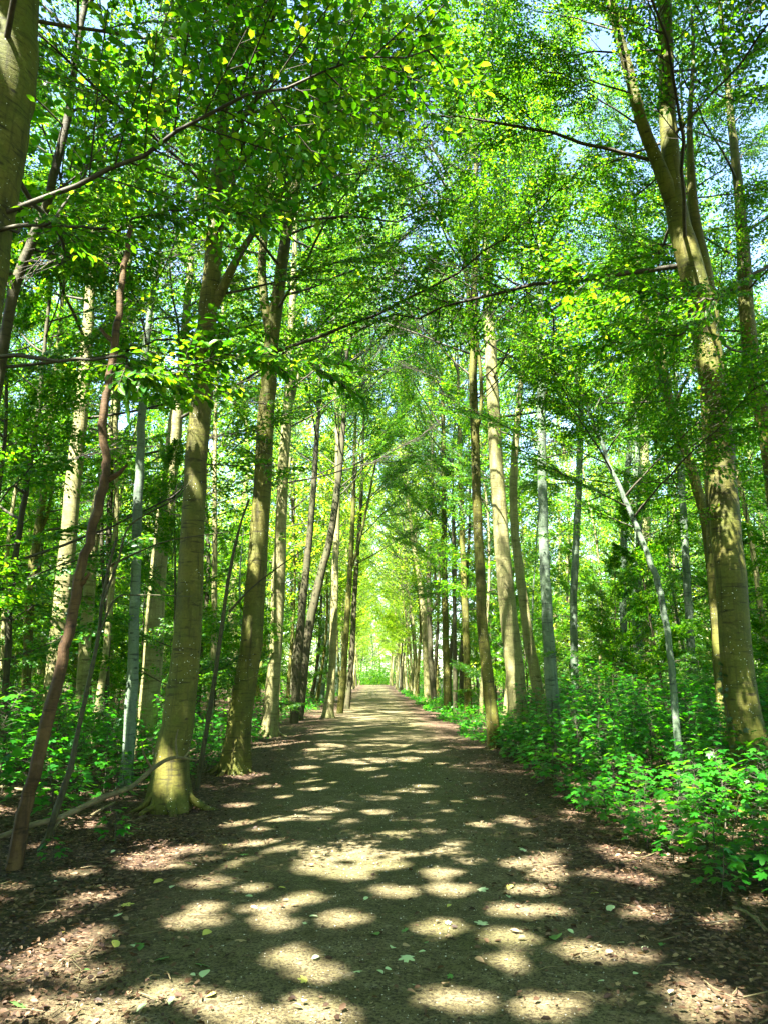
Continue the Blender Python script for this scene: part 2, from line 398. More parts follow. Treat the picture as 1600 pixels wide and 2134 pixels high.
def make_branch(seed, L=4.0, ntw=16, leaf=0.082, start=0.25, bend=0.0, sub=0.10, lsp=0.52, twl=0.50, r0=0.026, coarse=False, tilt=0.65):
    """a planar beech bough along +X: wood geometry and arrays of leaves"""
    g = np.random.default_rng(seed)
    n = 14
    t = np.linspace(0, 1, n)
    main = np.stack([L * t, np.cumsum(g.normal(0, 0.022 * L, n)) * t, L * bend * t ** 2 + np.cumsum(g.normal(0, 0.012 * L, n)) * t], 1)
    wood = Geo(); tube(wood, main, np.linspace(r0, r0 * 0.18, n), 4 if coarse else 5)
    P, D, NN = [], [], []
    def along(pts, s):
        u = np.clip(s, 0, 1) * (len(pts) - 1); i = np.minimum(u.astype(int), len(pts) - 2); f = (u - i)[:, None]
        return pts[i] * (1 - f) + pts[i + 1] * f, pts[i + 1] - pts[i]
    def put(pts, length, a0=0.15):
        k = max(2, int(length * (1 - a0) / (leaf * lsp)))
        s = np.linspace(a0, 1, k) + g.normal(0, 0.02, k)
        p, dd = along(pts, s)
        dd = dd / (np.linalg.norm(dd, axis=1)[:, None] + 1e-9)
        side = np.where(np.arange(k) % 2 == 0, 1, -1)
        ang = side * g.uniform(0.5, 1.15, k); ang[-1] = 0
        c, s_ = np.cos(ang), np.sin(ang)
        d = np.stack([dd[:, 0] * c - dd[:, 1] * s_, dd[:, 0] * s_ + dd[:, 1] * c, dd[:, 2] - g.uniform(0.0, 0.45, k)], 1)
        P.append(p); D.append(d)
        NN.append(np.stack([g.normal(0, tilt, k), g.normal(0, tilt, k), np.ones(k)], 1))
    side = 1
    for tt in np.linspace(start, 0.97, ntw):
        side = -side
        p0, dd = along(main, np.array([tt + g.normal(0, 0.01)])); p0, dd = p0[0], dd[0] / np.linalg.norm(dd[0])
        ln = L * twl * (1 - 0.72 * tt) * g.uniform(0.65, 1.15)
        az = side * g.uniform(0.6, 1.05)
        c, s_ = math.cos(az), math.sin(az)
        d = np.array([dd[0] * c - dd[1] * s_, dd[0] * s_ + dd[1] * c, dd[2] * 0.7 + g.normal(0.04, 0.14)])
        m = 5; q = np.linspace(0, 1, m)[:, None]
        tw = p0 + d * ln * q + np.array([0.12 * ln * 1, 0, -0.10 * ln]) * q ** 2 + np.cumsum(g.normal(0, 0.02 * ln, (m, 3)), 0) * q
        tube(wood, tw, np.linspace(r0 * 0.32, r0 * 0.10, m), 3)
        put(tw, ln, 0.25)
        ns = int(ln / sub)
        for k in range(ns):
            u = (k + 0.7) / (ns + 0.5)
            b0, bd = along(tw, np.array([u])); b0, bd = b0[0], bd[0] / np.linalg.norm(bd[0])
            sl_ = g.uniform(0.22, 0.5) * (1.15 - 0.6 * u) * min(1.0, ln)
            a2 = (1 if k % 2 else -1) * g.uniform(0.55, 1.0); c, s_ = math.cos(a2), math.sin(a2)
            d2 = np.array([bd[0] * c - bd[1] * s_, bd[0] * s_ + bd[1] * c, bd[2] + g.normal(0, 0.16)])
            st = b0 + d2 * sl_ * np.linspace(0, 1, 3)[:, None] + np.array([[0, 0, 0], [0, 0, -0.01], [0, 0, -0.04]]) * sl_
            if not coarse: tube(wood, st, [r0 * 0.13, r0 * 0.09, r0 * 0.05], 3, cap=False)
            put(st, sl_, 0.1)
    put(main[-5:], L * 0.3, 0.1)
    P = np.concatenate(P); D = np.concatenate(D); NN = np.concatenate(NN)
    LL = leaf * g.uniform(0.7, 1.2, len(P))
    return dict(wood=wood.arrays(), P=P, D=D, N=NN, L=LL)
def foliage_mesh(name, b, detail=True, mat=None):
    V, fc = leaf_verts(b['P'], b['D'], b['N'], b['L'], detail=detail)
    n, k, _ = V.shape
    Fa = (np.arange(n)[:, None, None] * k + fc[None]).reshape(-1, fc.shape[1])
    return mesh_np(name, V, Fa if fc.shape[1] == 3 else None, Fa if fc.shape[1] == 4 else None, [mat or M_BEECH])
def wood_mesh(name, b, mat):
    V, T, Q = b['wood']
    return mesh_np(name, V, T, Q, [mat], True)
# spreading boughs (leafy sprays in layers), ascending bare-based rods, and short twigs
BR = {}
for kind, specs in dict(
        spray=[dict(L=4.2, ntw=26, bend=-0.04), dict(L=3.6, ntw=23, bend=0.05), dict(L=4.6, ntw=27, bend=-0.08), dict(L=3.9, ntw=22, bend=0.10)],
        rod=[dict(L=6.0, ntw=27, tilt=1.0, bend=0.20, start=0.34, r0=0.034, twl=0.34), dict(L=6.6, ntw=28, tilt=1.0, bend=0.14, start=0.30, r0=0.036, twl=0.32), dict(L=5.4, ntw=25, tilt=1.0, bend=0.26, start=0.36, r0=0.032, twl=0.36)],
        twig=[dict(L=1.6, ntw=10, bend=-0.05, start=0.2, r0=0.012, twl=0.55, sub=0.12), dict(L=1.9, ntw=11, bend=0.04, start=0.2, r0=0.013, twl=0.55, sub=0.12), dict(L=1.3, ntw=9, bend=-0.1, start=0.15, r0=0.011, twl=0.55, sub=0.11)]).items():
    BR[kind] = []
    for i, sp in enumerate(specs):
        b = make_branch(hash(kind) % 97 * 0 + len(kind) * 31 + i * 7 + 3, **sp)
        b['wm'] = wood_mesh('branch', b, M_TWIG)
        b['lm'] = foliage_mesh('foliage', b)
        BR[kind].append(b)
# gaps cut in the near canopy to aim sun flecks at these ground footprints
SHX, SHY = SUN_DIR.x / SUN_DIR.z, SUN_DIR.y / SUN_DIR.z
GAPS = []
for px, py, hw in [(590, 1762, 42), (712, 1921, 30), (272, 1757, 26), (300, 1800, 34), (345, 1786, 30), (395, 1772, 30), (165, 1820, 34), (475, 1795, 42), (432, 1840, 24), (385, 1927, 34), (420, 1922, 26),
                   (255, 1870, 34), (182, 1872, 30), (142, 1910, 18), (130, 1955, 40), (175, 1945, 30), (70, 2010, 60), (140, 1990, 50), (175, 2030, 40), (345, 2070, 36), (60, 2110, 70), (150, 2105, 70), (220, 2120, 50),
                   (470, 2105, 50), (540, 2118, 50), (385, 1720, 26), (440, 1712, 24), (560, 1710, 30), (635, 1688, 34), (690, 1692, 34), (665, 1707, 30), (600, 1705, 26), (695, 1772, 36), (750, 1765, 32), (675, 1792, 32),
                   (750, 1782, 40), (655, 1810, 30), (775, 1805, 30), (742, 1827, 20), (660, 2035, 40), (605, 2000, 34), (625, 2105, 34), (575, 1927, 24), (640, 1877, 17), (565, 1895, 16), (650, 1647, 30), (610, 1677, 24),
                   (770, 1637, 36), (745, 1715, 28), (785, 1695, 32), (830, 1707, 24), (830, 1742, 24), (830, 1785, 20), (890, 1735, 28), (920, 1777, 24), (815, 1805, 24), (925, 1820, 20), (1077, 1800, 26), (1140, 1790, 22),
                   (1065, 1712, 20), (1000, 1720, 26), (1110, 1855, 30), (1060, 1900, 28), (935, 1857, 22), (820, 1862, 20), (1055, 1957, 24), (925, 1935, 20), (1345, 1907, 28), (1300, 1785, 34), (1325, 1835, 30), (1065, 2002, 22),
                   (940, 2085, 36), (1150, 2105, 34), (1450, 2090, 40), (1510, 2090, 40), (815, 1622, 30), (850, 1650, 40), (895, 1640, 26), (1230, 1985, 22), (1140, 1825, 28), (720, 1585, 50), (790, 1583, 60), (850, 1582, 50),
                   (770, 1606, 40), (690, 1555, 50), (840, 1555, 50), (640, 1600, 40), (560, 1640, 30), (500, 1680, 30), (910, 1600, 30), (700, 1655, 30), (800, 1665, 30)]:
    p = gpt(px, py); GAPS.append((p.x, p.y, max(0.10, 0.80 * hw * depth(p) / F)))
for px, py, yy, rad in [(1535, 1135, 9.4, 0.13), (1520, 1172, 9.4, 0.10), (1545, 1160, 9.4, 0.08), (1478, 770, 9.4, 0.10), (1430, 560, 9.4, 0.13), (142, 1340, 6.5, 0.13), (122, 1420, 6.5, 0.12), (150, 1300, 6.5, 0.06), (288, 1170, 11.4, 0.12), (286, 1100, 11.4, 0.10),
                        (290, 1190, 11.4, 0.10), (0, 560, 6.2, 0.16), (455, 1450, 13.5, 0.25), (500, 1560, 13.5, 0.2), (345, 1600, 9.6, 0.12), (560, 830, 13.4, 0.4), (558, 890, 13.4, 0.35), (562, 770, 13.4, 0.3), (1022, 1400, 17.2, 0.2), (1028, 1530, 17.2, 0.2), (1005, 1200, 17.2, 0.12)]:
    p = at(px, py, yy); GAPS.append((p.x - SHX * p.z, p.y - SHY * p.z, rad))
for tr, Y_, rad in [([(92, 1612), (112, 1430), (132, 1250), (150, 1050), (165, 900), (180, 750)], 13.9, 0.42), ([(318, 1380), (330, 1200), (345, 1080), (358, 960), (368, 860)], 15.9, 0.42), ([(562, 1535), (575, 1350), (583, 1200), (590, 1000)], 21.0, 0.40)]:
    for (x0, y0), (x1, y1) in zip(tr[:-1], tr[1:]):
        for q in range(4):
            p = at(x0 + (x1 - x0) * q / 4, y0 + (y1 - y0) * q / 4, Y_); GAPS.append((p.x - SHX * p.z, p.y - SHY * p.z, rad))
_g = random.Random(404)
for k in range(150):
    y = _g.uniform(12, 40); GAPS.append((_g.uniform(-7, 7), y, _g.uniform(0.14, 0.40)))
for k in range(75):
    y = _g.uniform(8.5, 21); GAPS.append((-3.0 - 7 * _g.random(), y, _g.uniform(0.14, 0.40)))
for k in range(36):
    y = _g.uniform(6.5, 19); GAPS.append((3.0 + 4 * _g.random(), y, _g.uniform(0.08, 0.22)))
G2 = []
for gx, gy, r in GAPS:
    G2.append((gx, gy, r * (0.62 if r < 0.45 else 0.85)))
    for q in range(2):
        a_ = _g.uniform(0, 6.28); G2.append((gx + r * 0.95 * math.cos(a_), gy + r * 0.95 * math.sin(a_), r * _g.uniform(0.1, 0.42)))
for k in range(90):
    G2.append((_g.uniform(-3.5, 3.2), _g.uniform(4, 18), _g.uniform(0.0, 0.05)))
GAPS = np.array(G2)
def lit(Pw, mar=0.05):
    """which leaves (world points) hang in one of the gaps"""
    u = Pw[:, 0] - SHX * Pw[:, 2]; v = Pw[:, 1] - SHY * Pw[:, 2]
    m = np.zeros(len(Pw), bool)
    lo, hi = (u.min() - 0.6, v.min() - 0.6), (u.max() + 0.6, v.max() + 0.6)
    for gx, gy, r in GAPS:
        if lo[0] < gx < hi[0] and lo[1] < gy < hi[1]:
            m |= (u - gx) ** 2 + (v - gy) ** 2 < (r + mar) ** 2
    return m
rnd = random.Random(11)
def place_branch(tree, base, p, az, el, scale, kind='spray', var=None, roll=0.0, name='branch'):
    b = BR[kind][(rnd.randrange(len(BR[kind])) if var is None else var)]
    w = obj(name, b['wm'], tree, Vector(p) - Vector(base), (roll, -el, az), scale)
    lm = b['lm']
    if p[1] < 27:
        M = np.array(Euler((roll, -el, az)).to_matrix()) * scale
        c = b['P'] + 0.5 * b['D'] / (np.linalg.norm(b['D'], axis=1)[:, None] + 1e-9) * b['L'][:, None]
        cw = c @ M.T + np.array(p)
        m = ((cw[:, 0] - 0.65) / 1.25) ** 2 + ((cw[:, 1] - 20) / 7.5) ** 2 + 0.25 * np.sin(cw[:, 1] * 1.7) + 0.2 * np.sin(cw[:, 2] * 2.3 + cw[:, 0] * 2) < 1     # the open seam between the crowns of both rows
        m &= cw[:, 2] > 7
        if p[1] < 19: m |= lit(cw, 0.02 + 0.03 * scale)
        if m.any() and not m.all():
            k = ~m
            lm = foliage_mesh('foliage', dict(P=b['P'][k], D=b['D'][k], N=b['N'][k], L=b['L'][k]), detail=p[2] < 7.0)
    f = obj('foliage', lm, w); f['kind'] = 'stuff'
    return w

def trunk_mesh(P, r, mat, seed, sides=14, lump=0.05, flare=0.0, nseg=44, roots=5):
    g = np.random.default_rng(seed)
    P = np.asarray(P, float)
    # even spacing by height
    C = catmull(P, nseg); rr = np.interp(np.linspace(0, len(P) - 1, nseg), np.arange(len(P)), r)
    C[1:-1] += g.normal(0, 0.006, (nseg - 2, 3))
    fl = None
    if flare:
        ph = g.uniform(0, 6.28); z0 = C[:, 2] - C[0, 2] - 0.25
        def fl(i, a):
            k = np.exp(-np.clip(z0, 0, 9) / 0.28)[:, None] * flare
            lob = 0.45 + 0.55 * np.maximum(0, np.cos(roots * a[None] + ph + 0.5 * np.sin(2 * a[None]))) ** 1.5
            k2 = np.exp(-np.clip(z0, 0, 9) / 1.1)[:, None] * 0.10 * np.cos(roots * a[None] + ph)
            return 1 + k * lob + k2
    geo = Geo(); tube(geo, C, rr, sides, g, lump, fl)
    return geo.mesh('trunk', [mat], True), C, rr

def trunk_points(pts, Y=None, top=18.0, lean=0.0):
    """photo outline points (x, y, width) at the distance of the base -> points and radii in metres"""
    B = gpt(pts[0][0], pts[0][1])
    if Y is None: Y = B.y
    P, r = [], []
    for i, (px, py, w) in enumerate(pts):
        p = at(px, py, Y + lean * i)
        P.append(p); r.append(0.5 * w * depth(p) / F)
    base = Vector((P[0].x, P[0].y, terrz(P[0].x, P[0].y)))
    P[0] = Vector((P[0].x - (P[1].x - P[0].x) * 0.0, P[0].y, base.z - 0.25))
    if top and P[-1].z < top:
        d = (P[-1] - P[-2]).normalized(); d = (d + Vector((0, 0, 1.2))).normalized()
        step = (top - P[-1].z) / 3
        r0 = r[-1]
        for k in range(3):
            P.append(P[-1] + d * step / max(0.5, d.z)); r.append(r0 * (0.72, 0.42, 0.12)[k])
    return base, P, r
def point_at(C, rr, z):
    i = int(np.argmin(np.abs(C[:, 2] - z)))
    return Vector(C[i]), float(rr[i])

def near_tree(label, pts, mat, Y=None, top=17.0, h0=5.0, nb=26, size=1.0, low=0, flare=0.0, limbs=(), group=None, cat='tree', name='beech_tree',
              seed=1, kinds=('spray', 'rod'), bias=0.0, lump=0.05, sides=14, lean=0.0, roots=5, wide=1.0, up=0.0):
    """a tree that stands where the photo shows it: trunk, limbs, boughs with foliage"""
    base, P, r = trunk_points([(a, b, w * wide) for a, b, w in pts], Y, top, lean)
    me, C, rr = trunk_mesh([p - base for p in P], r, mat, seed, sides, lump, flare, roots=roots)
    t = empty(name, base)
    tag(t, label, cat, group)
    obj('trunk', me, t)
    Cw = C + np.array(base)
    g = random.Random(seed * 13 + 5)
    tips = []
    for lp in limbs:
        Pl = [at(x, y, base.y + dy) for x, y, w, dy in lp]
        rl = [0.5 * w * depth(p) / F for (x, y, w, dy), p in zip(lp, Pl)]
        geo = Geo(); Cl = catmull([p - base for p in Pl], 22)
        tube(geo, Cl, np.interp(np.linspace(0, len(Pl) - 1, 22), np.arange(len(Pl)), rl), 9, np.random.default_rng(seed + 3), 0.05)
        obj('limb', geo.mesh('limb', [mat], True), t)
        for k in range(5):
            q = Cl[8 + k * 3] + np.array(base)
            tips.append((Vector(q), (Pl[-1] - Pl[0]).normalized()))
    for q, d in tips:
        az = math.atan2(d.y, d.x) + g.uniform(-1.3, 1.3)
        place_branch(t, base, q, az, g.uniform(0.1, 0.7), size * g.uniform(0.45, 0.75), g.choice(kinds))
    ztop = Cw[-1, 2]
    nb = int(nb * 1.35)
    for k in range(nb):
        f = ((k + g.random() * 0.8) / max(1, nb)) ** 0.85
        z = h0 + (ztop - h0 - 0.3) * f
        p, rad = point_at(Cw, rr, z)
        az = k * 2.399 + g.uniform(-0.4, 0.4)
        if bias:                                   # boughs reach for the light over the path
            tgt = 0.0 if base.x < 0 else math.pi
            dz = (tgt - az + math.pi) % (2 * math.pi) - math.pi
            az += dz * bias
        el = 0.22 + up * 0.8 + (0.75 - 0.8 * up) * f + g.uniform(-0.2, 0.25)
        sc = size * ((0.85 + 0.25 * f) if up else (1.05 - 0.55 * f)) * g.uniform(0.75, 1.15)
        place_branch(t, base, p, az, el, sc, kinds[0] if g.random() < 0.5 else kinds[-1], roll=g.uniform(-0.55, 0.55))
    for k in range(low):
        z = g.uniform(1.8, h0)
        p, rad = point_at(Cw, rr, z)
        place_branch(t, base, p, g.uniform(0, 6.28), g.uniform(-0.1, 0.35), g.uniform(0.5, 1.0), 'twig')
    return t, base, Cw, rr

# ------------------------------------------------------------------ the trees that line the path (near to far)
T = {}
T['edge'] = near_tree('massive dark beech trunk cut off by the upper left edge of the picture',
    [(-235, 1830, 190), (-200, 1500, 172), (-150, 1100, 160), (-95, 750, 150), (-62, 560, 142), (-35, 400, 138), (-5, 220, 136), (8, 100, 140), (14, -60, 130)], M_BARK,
    Y=6.3, top=19, h0=5.6, nb=22, size=1.05, seed=2, bias=0.35, flare=0.6)
T['main'] = near_tree('thick olive-green beech with flared roots at the left path edge',
    [(352, 1690, 82), (362, 1560, 76), (385, 1400, 66), (400, 1150, 57), (408, 1000, 52), (420, 850, 48), (431, 700, 45), (440, 600, 43), (449, 480, 38), (459, 330, 32), (470, 220, 27), (488, 60, 22)], M_BARK,
    top=18, h0=6.4, nb=26, size=0.95, low=1, flare=0.62, wide=0.88, seed=3, bias=0.2,
    limbs=[[(446, 640, 24, 0), (470, 590, 20, -0.1), (500, 530, 16, -0.3), (560, 440, 11, -0.6), (640, 330, 7, -0.9)],
           [(462, 330, 20, 0), (500, 255, 15, 0.3), (560, 170, 11, 0.5), (640, 40, 8, 0.8)],
           [(456, 400, 18, 0), (520, 320, 14, 0.4), (600, 215, 10, 0.6), (665, 150, 7, 0.8)]])
T['second'] = near_tree('mossy beech forking high up, second thick trunk along the left path edge',
    [(487, 1612, 54), (500, 1500, 50), (523, 1350, 46), (535, 1200, 43), (545, 1050, 39), (553, 900, 36), (560, 800, 34), (567, 700, 31), (580, 620, 27), (605, 440, 22), (640, 300, 20), (690, 130, 18), (745, -10, 14)], M_BARK,
    top=19, h0=7.0, nb=24, size=1.0, flare=0.55, seed=4, bias=0.2, low=2,
    limbs=[[(562, 690, 22, 0), (550, 620, 20, 0.1), (547, 540, 18, 0.2), (560, 420, 14, 0.3), (575, 250, 10, 0.4)],
           [(628, 320, 12, 0), (680, 270, 9, -0.2), (740, 225, 7, -0.4), (800, 170, 5, -0.6)],
           [(600, 460, 13, 0), (540, 390, 10, -0.3), (500, 430, 7, -0.5)]])
T['bright'] = near_tree('sunlit pale beech behind the mossy forked beech on the left',
    [(562, 1535, 32), (566, 1480, 31), (575, 1350, 28), (583, 1200, 26), (590, 1000, 24), (598, 880, 21), (605, 760, 18), (612, 600, 14)], M_PALE,
    top=18, h0=6.5, nb=18, size=1.0, seed=5, flare=0.35,
    limbs=[[(598, 880, 12, 0), (612, 820, 10, 0.1), (625, 760, 8, 0.2), (640, 660, 6, 0.3)]])
T['slim'] = near_tree('slim dark blue-green trunk between the dead trunk and the thick olive beech',
    [(262, 1642, 27), (272, 1500, 25), (281, 1300, 22), (286, 1100, 20), (293, 950, 18), (300, 800, 16), (312, 660, 13), (330, 540, 10)], M_BLUE,
    top=12, h0=5.6, nb=12, size=0.6, low=2, seed=6, sides=10)
T['leftA'] = near_tree('white sunlit beech trunk behind the dead leaning trunk',
    [(92, 1612, 40), (112, 1430, 38), (132, 1250, 36), (150, 1050, 32), (165, 900, 29), (180, 750, 25), (190, 600, 20)], M_PALE,
    top=17, h0=6.2, nb=16, size=1.0, seed=7, Y=14)
T['leftB'] = near_tree('cream-coloured sunlit beech with broken forked top left of the thick olive beech',
    [(305, 1520, 42), (318, 1380, 40), (330, 1200, 36), (345, 1080, 34), (358, 960, 32), (368, 860, 28), (378, 780, 20)], M_PALE,
    top=15, h0=6.5, nb=12, size=0.9, seed=8, Y=16, lump=0.09,
    limbs=[[(368, 870, 20, 0), (380, 830, 16, 0.1), (388, 780, 12, 0.2), (392, 690, 9, 0.3)]])
T['leftC'] = near_tree('pale leaning trunk partly hidden behind the upper dead trunk',
    [(165, 1530, 26), (185, 1250, 25), (200, 1080, 24), (222, 960, 22), (240, 860, 19), (255, 720, 15)], M_PALE,
    top=16, h0=6.5, nb=12, size=0.9, seed=9, Y=19)
T['leftD'] = near_tree('dark double-stemmed thin trunk between the dead trunk and the slim dark trunk',
    [(220, 1500, 15), (226, 1300, 14), (228, 1100, 13), (235, 950, 12), (244, 800, 10)], M_DARKB,
    top=14, h0=6.5, nb=9, size=0.8, seed=10, Y=20, sides=8, limbs=[[(226, 1300, 10, 0), (213, 1150, 9, 0.1), (214, 1000, 8, 0.1), (222, 850, 7, 0.2)]])
T['rightslim'] = near_tree('slim olive trunk with fanning rods at the right path edge, bark shaded in blotches',
    [(1032, 1560, 27), (1020, 1450, 25), (1006, 1320, 22), (1000, 1200, 20), (993, 1050, 19), (988, 900, 18), (985, 800, 17), (986, 700, 15), (988, 550, 13), (990, 400, 10), (992, 280, 8), (990, 180, 6)], M_BARK,
    top=16.5, h0=8.3, nb=20, size=0.85, kinds=('rod', 'rod'), up=0.4, seed=11, sides=10, flare=0.4, bias=0.1,
    limbs=[[(986, 720, 9, 0), (968, 560, 7, -0.2), (962, 450, 6, -0.3), (930, 360, 5, -0.5), (880, 270, 4, -0.7)],
           [(988, 900, 9, 0), (999, 870, 9, -0.1), (1002, 800, 8, -0.15), (992, 700, 7, -0.2), (975, 600, 6, -0.3)]])
T['rpale'] = near_tree('stout pale beech rising from the shrubs behind the slim path-edge trunk',
    [(1082, 1475, 44), (1072, 1400, 40), (1060, 1300, 37), (1046, 1150, 34), (1035, 1000, 30), (1027, 850, 27), (1021, 700, 24), (1015, 600, 20), (1010, 470, 15)], M_PALE,
    top=19, h0=8, nb=20, size=1.0, seed=12, Y=20, flare=0.5)
T['rpale2'] = near_tree('narrower leaning trunk with dark fork just right of the stout pale beech',
    [(1128, 1480, 26), (1113, 1400, 24), (1100, 1330, 22), (1085, 1220, 20), (1071, 1100, 18), (1069, 1000, 17), (1075, 900, 15), (1082, 820, 13), (1096, 720, 10)], M_PALE,
    top=16, h0=7.5, nb=14, size=0.9, seed=13, Y=21, limbs=[[(1073, 1100, 12, 0), (1066, 1060, 9, 0), (1063, 990, 6, 0.1)]])
T['rblue'] = near_tree('straight blue-grey trunk with dark rings in the middle of the right shrubs',
    [(1158, 1500, 29), (1147, 1400, 26), (1138, 1250, 23), (1131, 1100, 21), (1128, 950, 19), (1127, 820, 17), (1125, 700, 14), (1124, 560, 11)], M_BLUE,
    top=15, h0=6.0, nb=18, size=0.8, seed=14, Y=16, low=2)
T['rb2'] = near_tree('slightly bent white-blue trunk standing further back right of the ringed blue-grey trunk',
    [(1197, 1430, 16), (1194, 1300, 16), (1197, 1180, 15), (1203, 1050, 14), (1208, 930, 13), (1210, 800, 10)], M_BLUE,
    top=15, h0=7, nb=12, size=0.9, seed=15, Y=24, sides=10)
T['rb3'] = near_tree('thin blue-grey trunk, left one of two close together above the right shrubs',
    [(1296, 1410, 15), (1298, 1280, 15), (1298, 1150, 14), (1303, 1020, 13), (1312, 900, 11)], M_BLUE, top=14, h0=7, nb=12, size=0.85, seed=16, Y=24, sides=10)
T['rb4'] = near_tree('thin grey trunk, right one of two close together above the right shrubs',
    [(1330, 1420, 14), (1329, 1280, 14), (1330, 1150, 13), (1330, 1000, 12), (1322, 880, 10)], M_BLUE, top=14, h0=7, nb=10, size=0.85, seed=17, Y=23, sides=10)
T['rbrown'] = near_tree('broad tan flared trunk far behind the two thin grey trunks',
    [(1348, 1420, 44), (1346, 1350, 36), (1344, 1250, 32), (1340, 1100, 28), (1340, 950, 24)], M_PALE, top=20, h0=8, nb=14, size=1.3, seed=18, Y=33, flare=0.5)
T['rsap'] = near_tree('curved slender sapling trunk leaning left over the right shrubs',
    [(1418, 1620, 16), (1405, 1480, 15), (1394, 1350, 14), (1374, 1230, 13), (1350, 1160, 12), (1310, 1060, 11), (1270, 970, 9), (1240, 890, 8), (1212, 820, 7), (1180, 760, 6)], M_BLUE,
    top=0, h0=3.2, nb=15, size=0.62, kinds=('spray', 'twig'), seed=19, Y=9.6, sides=9, name='young_beech')
T['rmain'] = near_tree('massive olive beech with bulging forked trunk at the right',
    [(1590, 1700, 96), (1570, 1600, 86), (1547, 1480, 75), (1527, 1300, 67), (1512, 1120, 63), (1500, 950, 60), (1494, 850, 58), (1478, 750, 56), (1455, 630, 56), (1428, 520, 54), (1408, 430, 46), (1394, 300, 38), (1388, 180, 34), (1385, 60, 32), (1380, -80, 28)], M_BARK,
    top=19, h0=6.0, nb=24, size=0.95, seed=20, Y=9.4, wide=0.9, flare=0.7, lump=0.07, bias=0.15, low=2,
    limbs=[[(1478, 740, 34, 0.05), (1480, 660, 34, 0.15), (1466, 560, 32, 0.2), (1448, 470, 24, 0.25), (1440, 380, 18, 0.3), (1436, 250, 12, 0.4), (1444, 120, 8, 0.6), (1440, 20, 5, 0.8)],
           [(1400, 420, 34, 0), (1370, 340, 28, -0.1), (1338, 260, 24, -0.2), (1312, 160, 22, -0.3), (1288, 70, 20, -0.4), (1262, -40, 17, -0.5)]])
T['rback'] = near_tree('dull grey trunk tucked behind the massive right beech',
    [(1508, 1570, 25), (1500, 1420, 23), (1488, 1250, 21), (1478, 1050, 19), (1470, 900, 17)], M_BARK, top=14, h0=6.5, nb=12, size=0.85, seed=21, Y=13.5, sides=10)
T['redge'] = near_tree('dark trunk leaning in from the right picture edge behind the massive beech',
    [(1690, 1640, 46), (1650, 1300, 42), (1612, 1000, 38), (1585, 850, 35), (1562, 720, 32), (1550, 560, 28), (1544, 470, 24), (1536, 380, 20)], M_BARK,
    top=16, h0=6.5, nb=16, size=0.9, seed=22, Y=12.5)
T['rfork'] = near_tree('narrow trunk leaning left and forking into two dark stems left of the massive right beech',
    [(1500, 1450, 24), (1478, 1150, 22), (1450, 1010, 21), (1420, 920, 19), (1398, 850, 17), (1365, 750, 13), (1335, 600, 9)], M_BARK, top=14, h0=7, nb=12, size=0.85, seed=23, Y=16.5, sides=10,
    limbs=[[(1400, 860, 14, 0), (1390, 800, 13, 0.2), (1380, 740, 12, 0.3), (1370, 650, 9, 0.4)], [(1402, 860, 8, 0), (1420, 810, 7, -0.1), (1445, 760, 6, -0.2), (1455, 690, 4, -0.3)]])
T['rthin'] = near_tree('spotty white-and-shadow trunk standing deep right behind the curved sapling',
    [(1440, 1440, 18), (1436, 1300, 17), (1425, 1120, 16), (1420, 1000, 14)], M_BLUE, top=14, h0=6, nb=12, size=0.9, seed=24, Y=21, sides=10)
T['lp1'] = near_tree('pale sunlit trunk with curved dark foot on the left path edge, mid distance',
    [(682, 1497, 24), (690, 1420, 16), (696, 1300, 15), (699, 1180, 14), (702, 1080, 13), (704, 960, 11), (700, 800, 8)], M_PALE, top=19, h0=8, nb=12, size=1.0, up=0.36, seed=25, flare=0.5, bias=0.1, kinds=('rod', 'rod'))
T['lp2'] = near_tree('leaning dark trunk crossing behind the sunlit path-edge trunk on the left',
    [(622, 1495, 22), (632, 1400, 20), (648, 1290, 18), (668, 1200, 17), (690, 1110, 15), (705, 1000, 13), (716, 880, 10)], M_DARKB, top=18, h0=8.5, nb=12, size=1.0, up=0.36, kinds=('rod', 'rod'), seed=26, Y=29)
T['lp3'] = near_tree('brown upright trunk beside the leaning dark trunk on the left',
    [(612, 1505, 20), (622, 1380, 18), (632, 1250, 16), (645, 1120, 14), (656, 980, 12), (664, 850, 9)], M_DARKB, top=18, h0=8, nb=12, size=1.0, up=0.36, kinds=('rod', 'rod'), seed=27, Y=27)
T['lp4'] = near_tree('short-looking olive trunk next behind the sunlit path-edge trunk with curved foot',
    [(708, 1487, 15), (716, 1400, 13), (724, 1280, 12), (730, 1180, 11), (735, 1080, 9)], M_BARK, top=19, h0=8, nb=12, size=1.05, up=0.36, seed=28, kinds=('rod', 'rod'), bias=0.1,
    limbs=[[(730, 1190, 7, 0), (748, 1130, 6, 0), (768, 1040, 5, 0), (785, 950, 4, 0)]])
T['lp5'] = near_tree('almost black thin trunk among the left path-edge row further on',
    [(722, 1478, 13), (732, 1380, 12), (738, 1260, 11), (745, 1150, 9), (752, 1050, 8)], M_DARKB, top=18, h0=7, nb=12, size=1.05, up=0.36, seed=29, kinds=('rod', 'rod'))
T['rp1'] = near_tree('twin-stemmed pale trunk, left one of the pair beside the far right path edge',
    [(892, 1462, 15), (888, 1400, 13), (884, 1300, 12), (874, 1210, 11), (862, 1140, 9), (850, 1040, 7)], M_PALE, top=18, h0=8, nb=12, size=1.05, up=0.36, seed=30, kinds=('rod', 'rod'), bias=0.1)
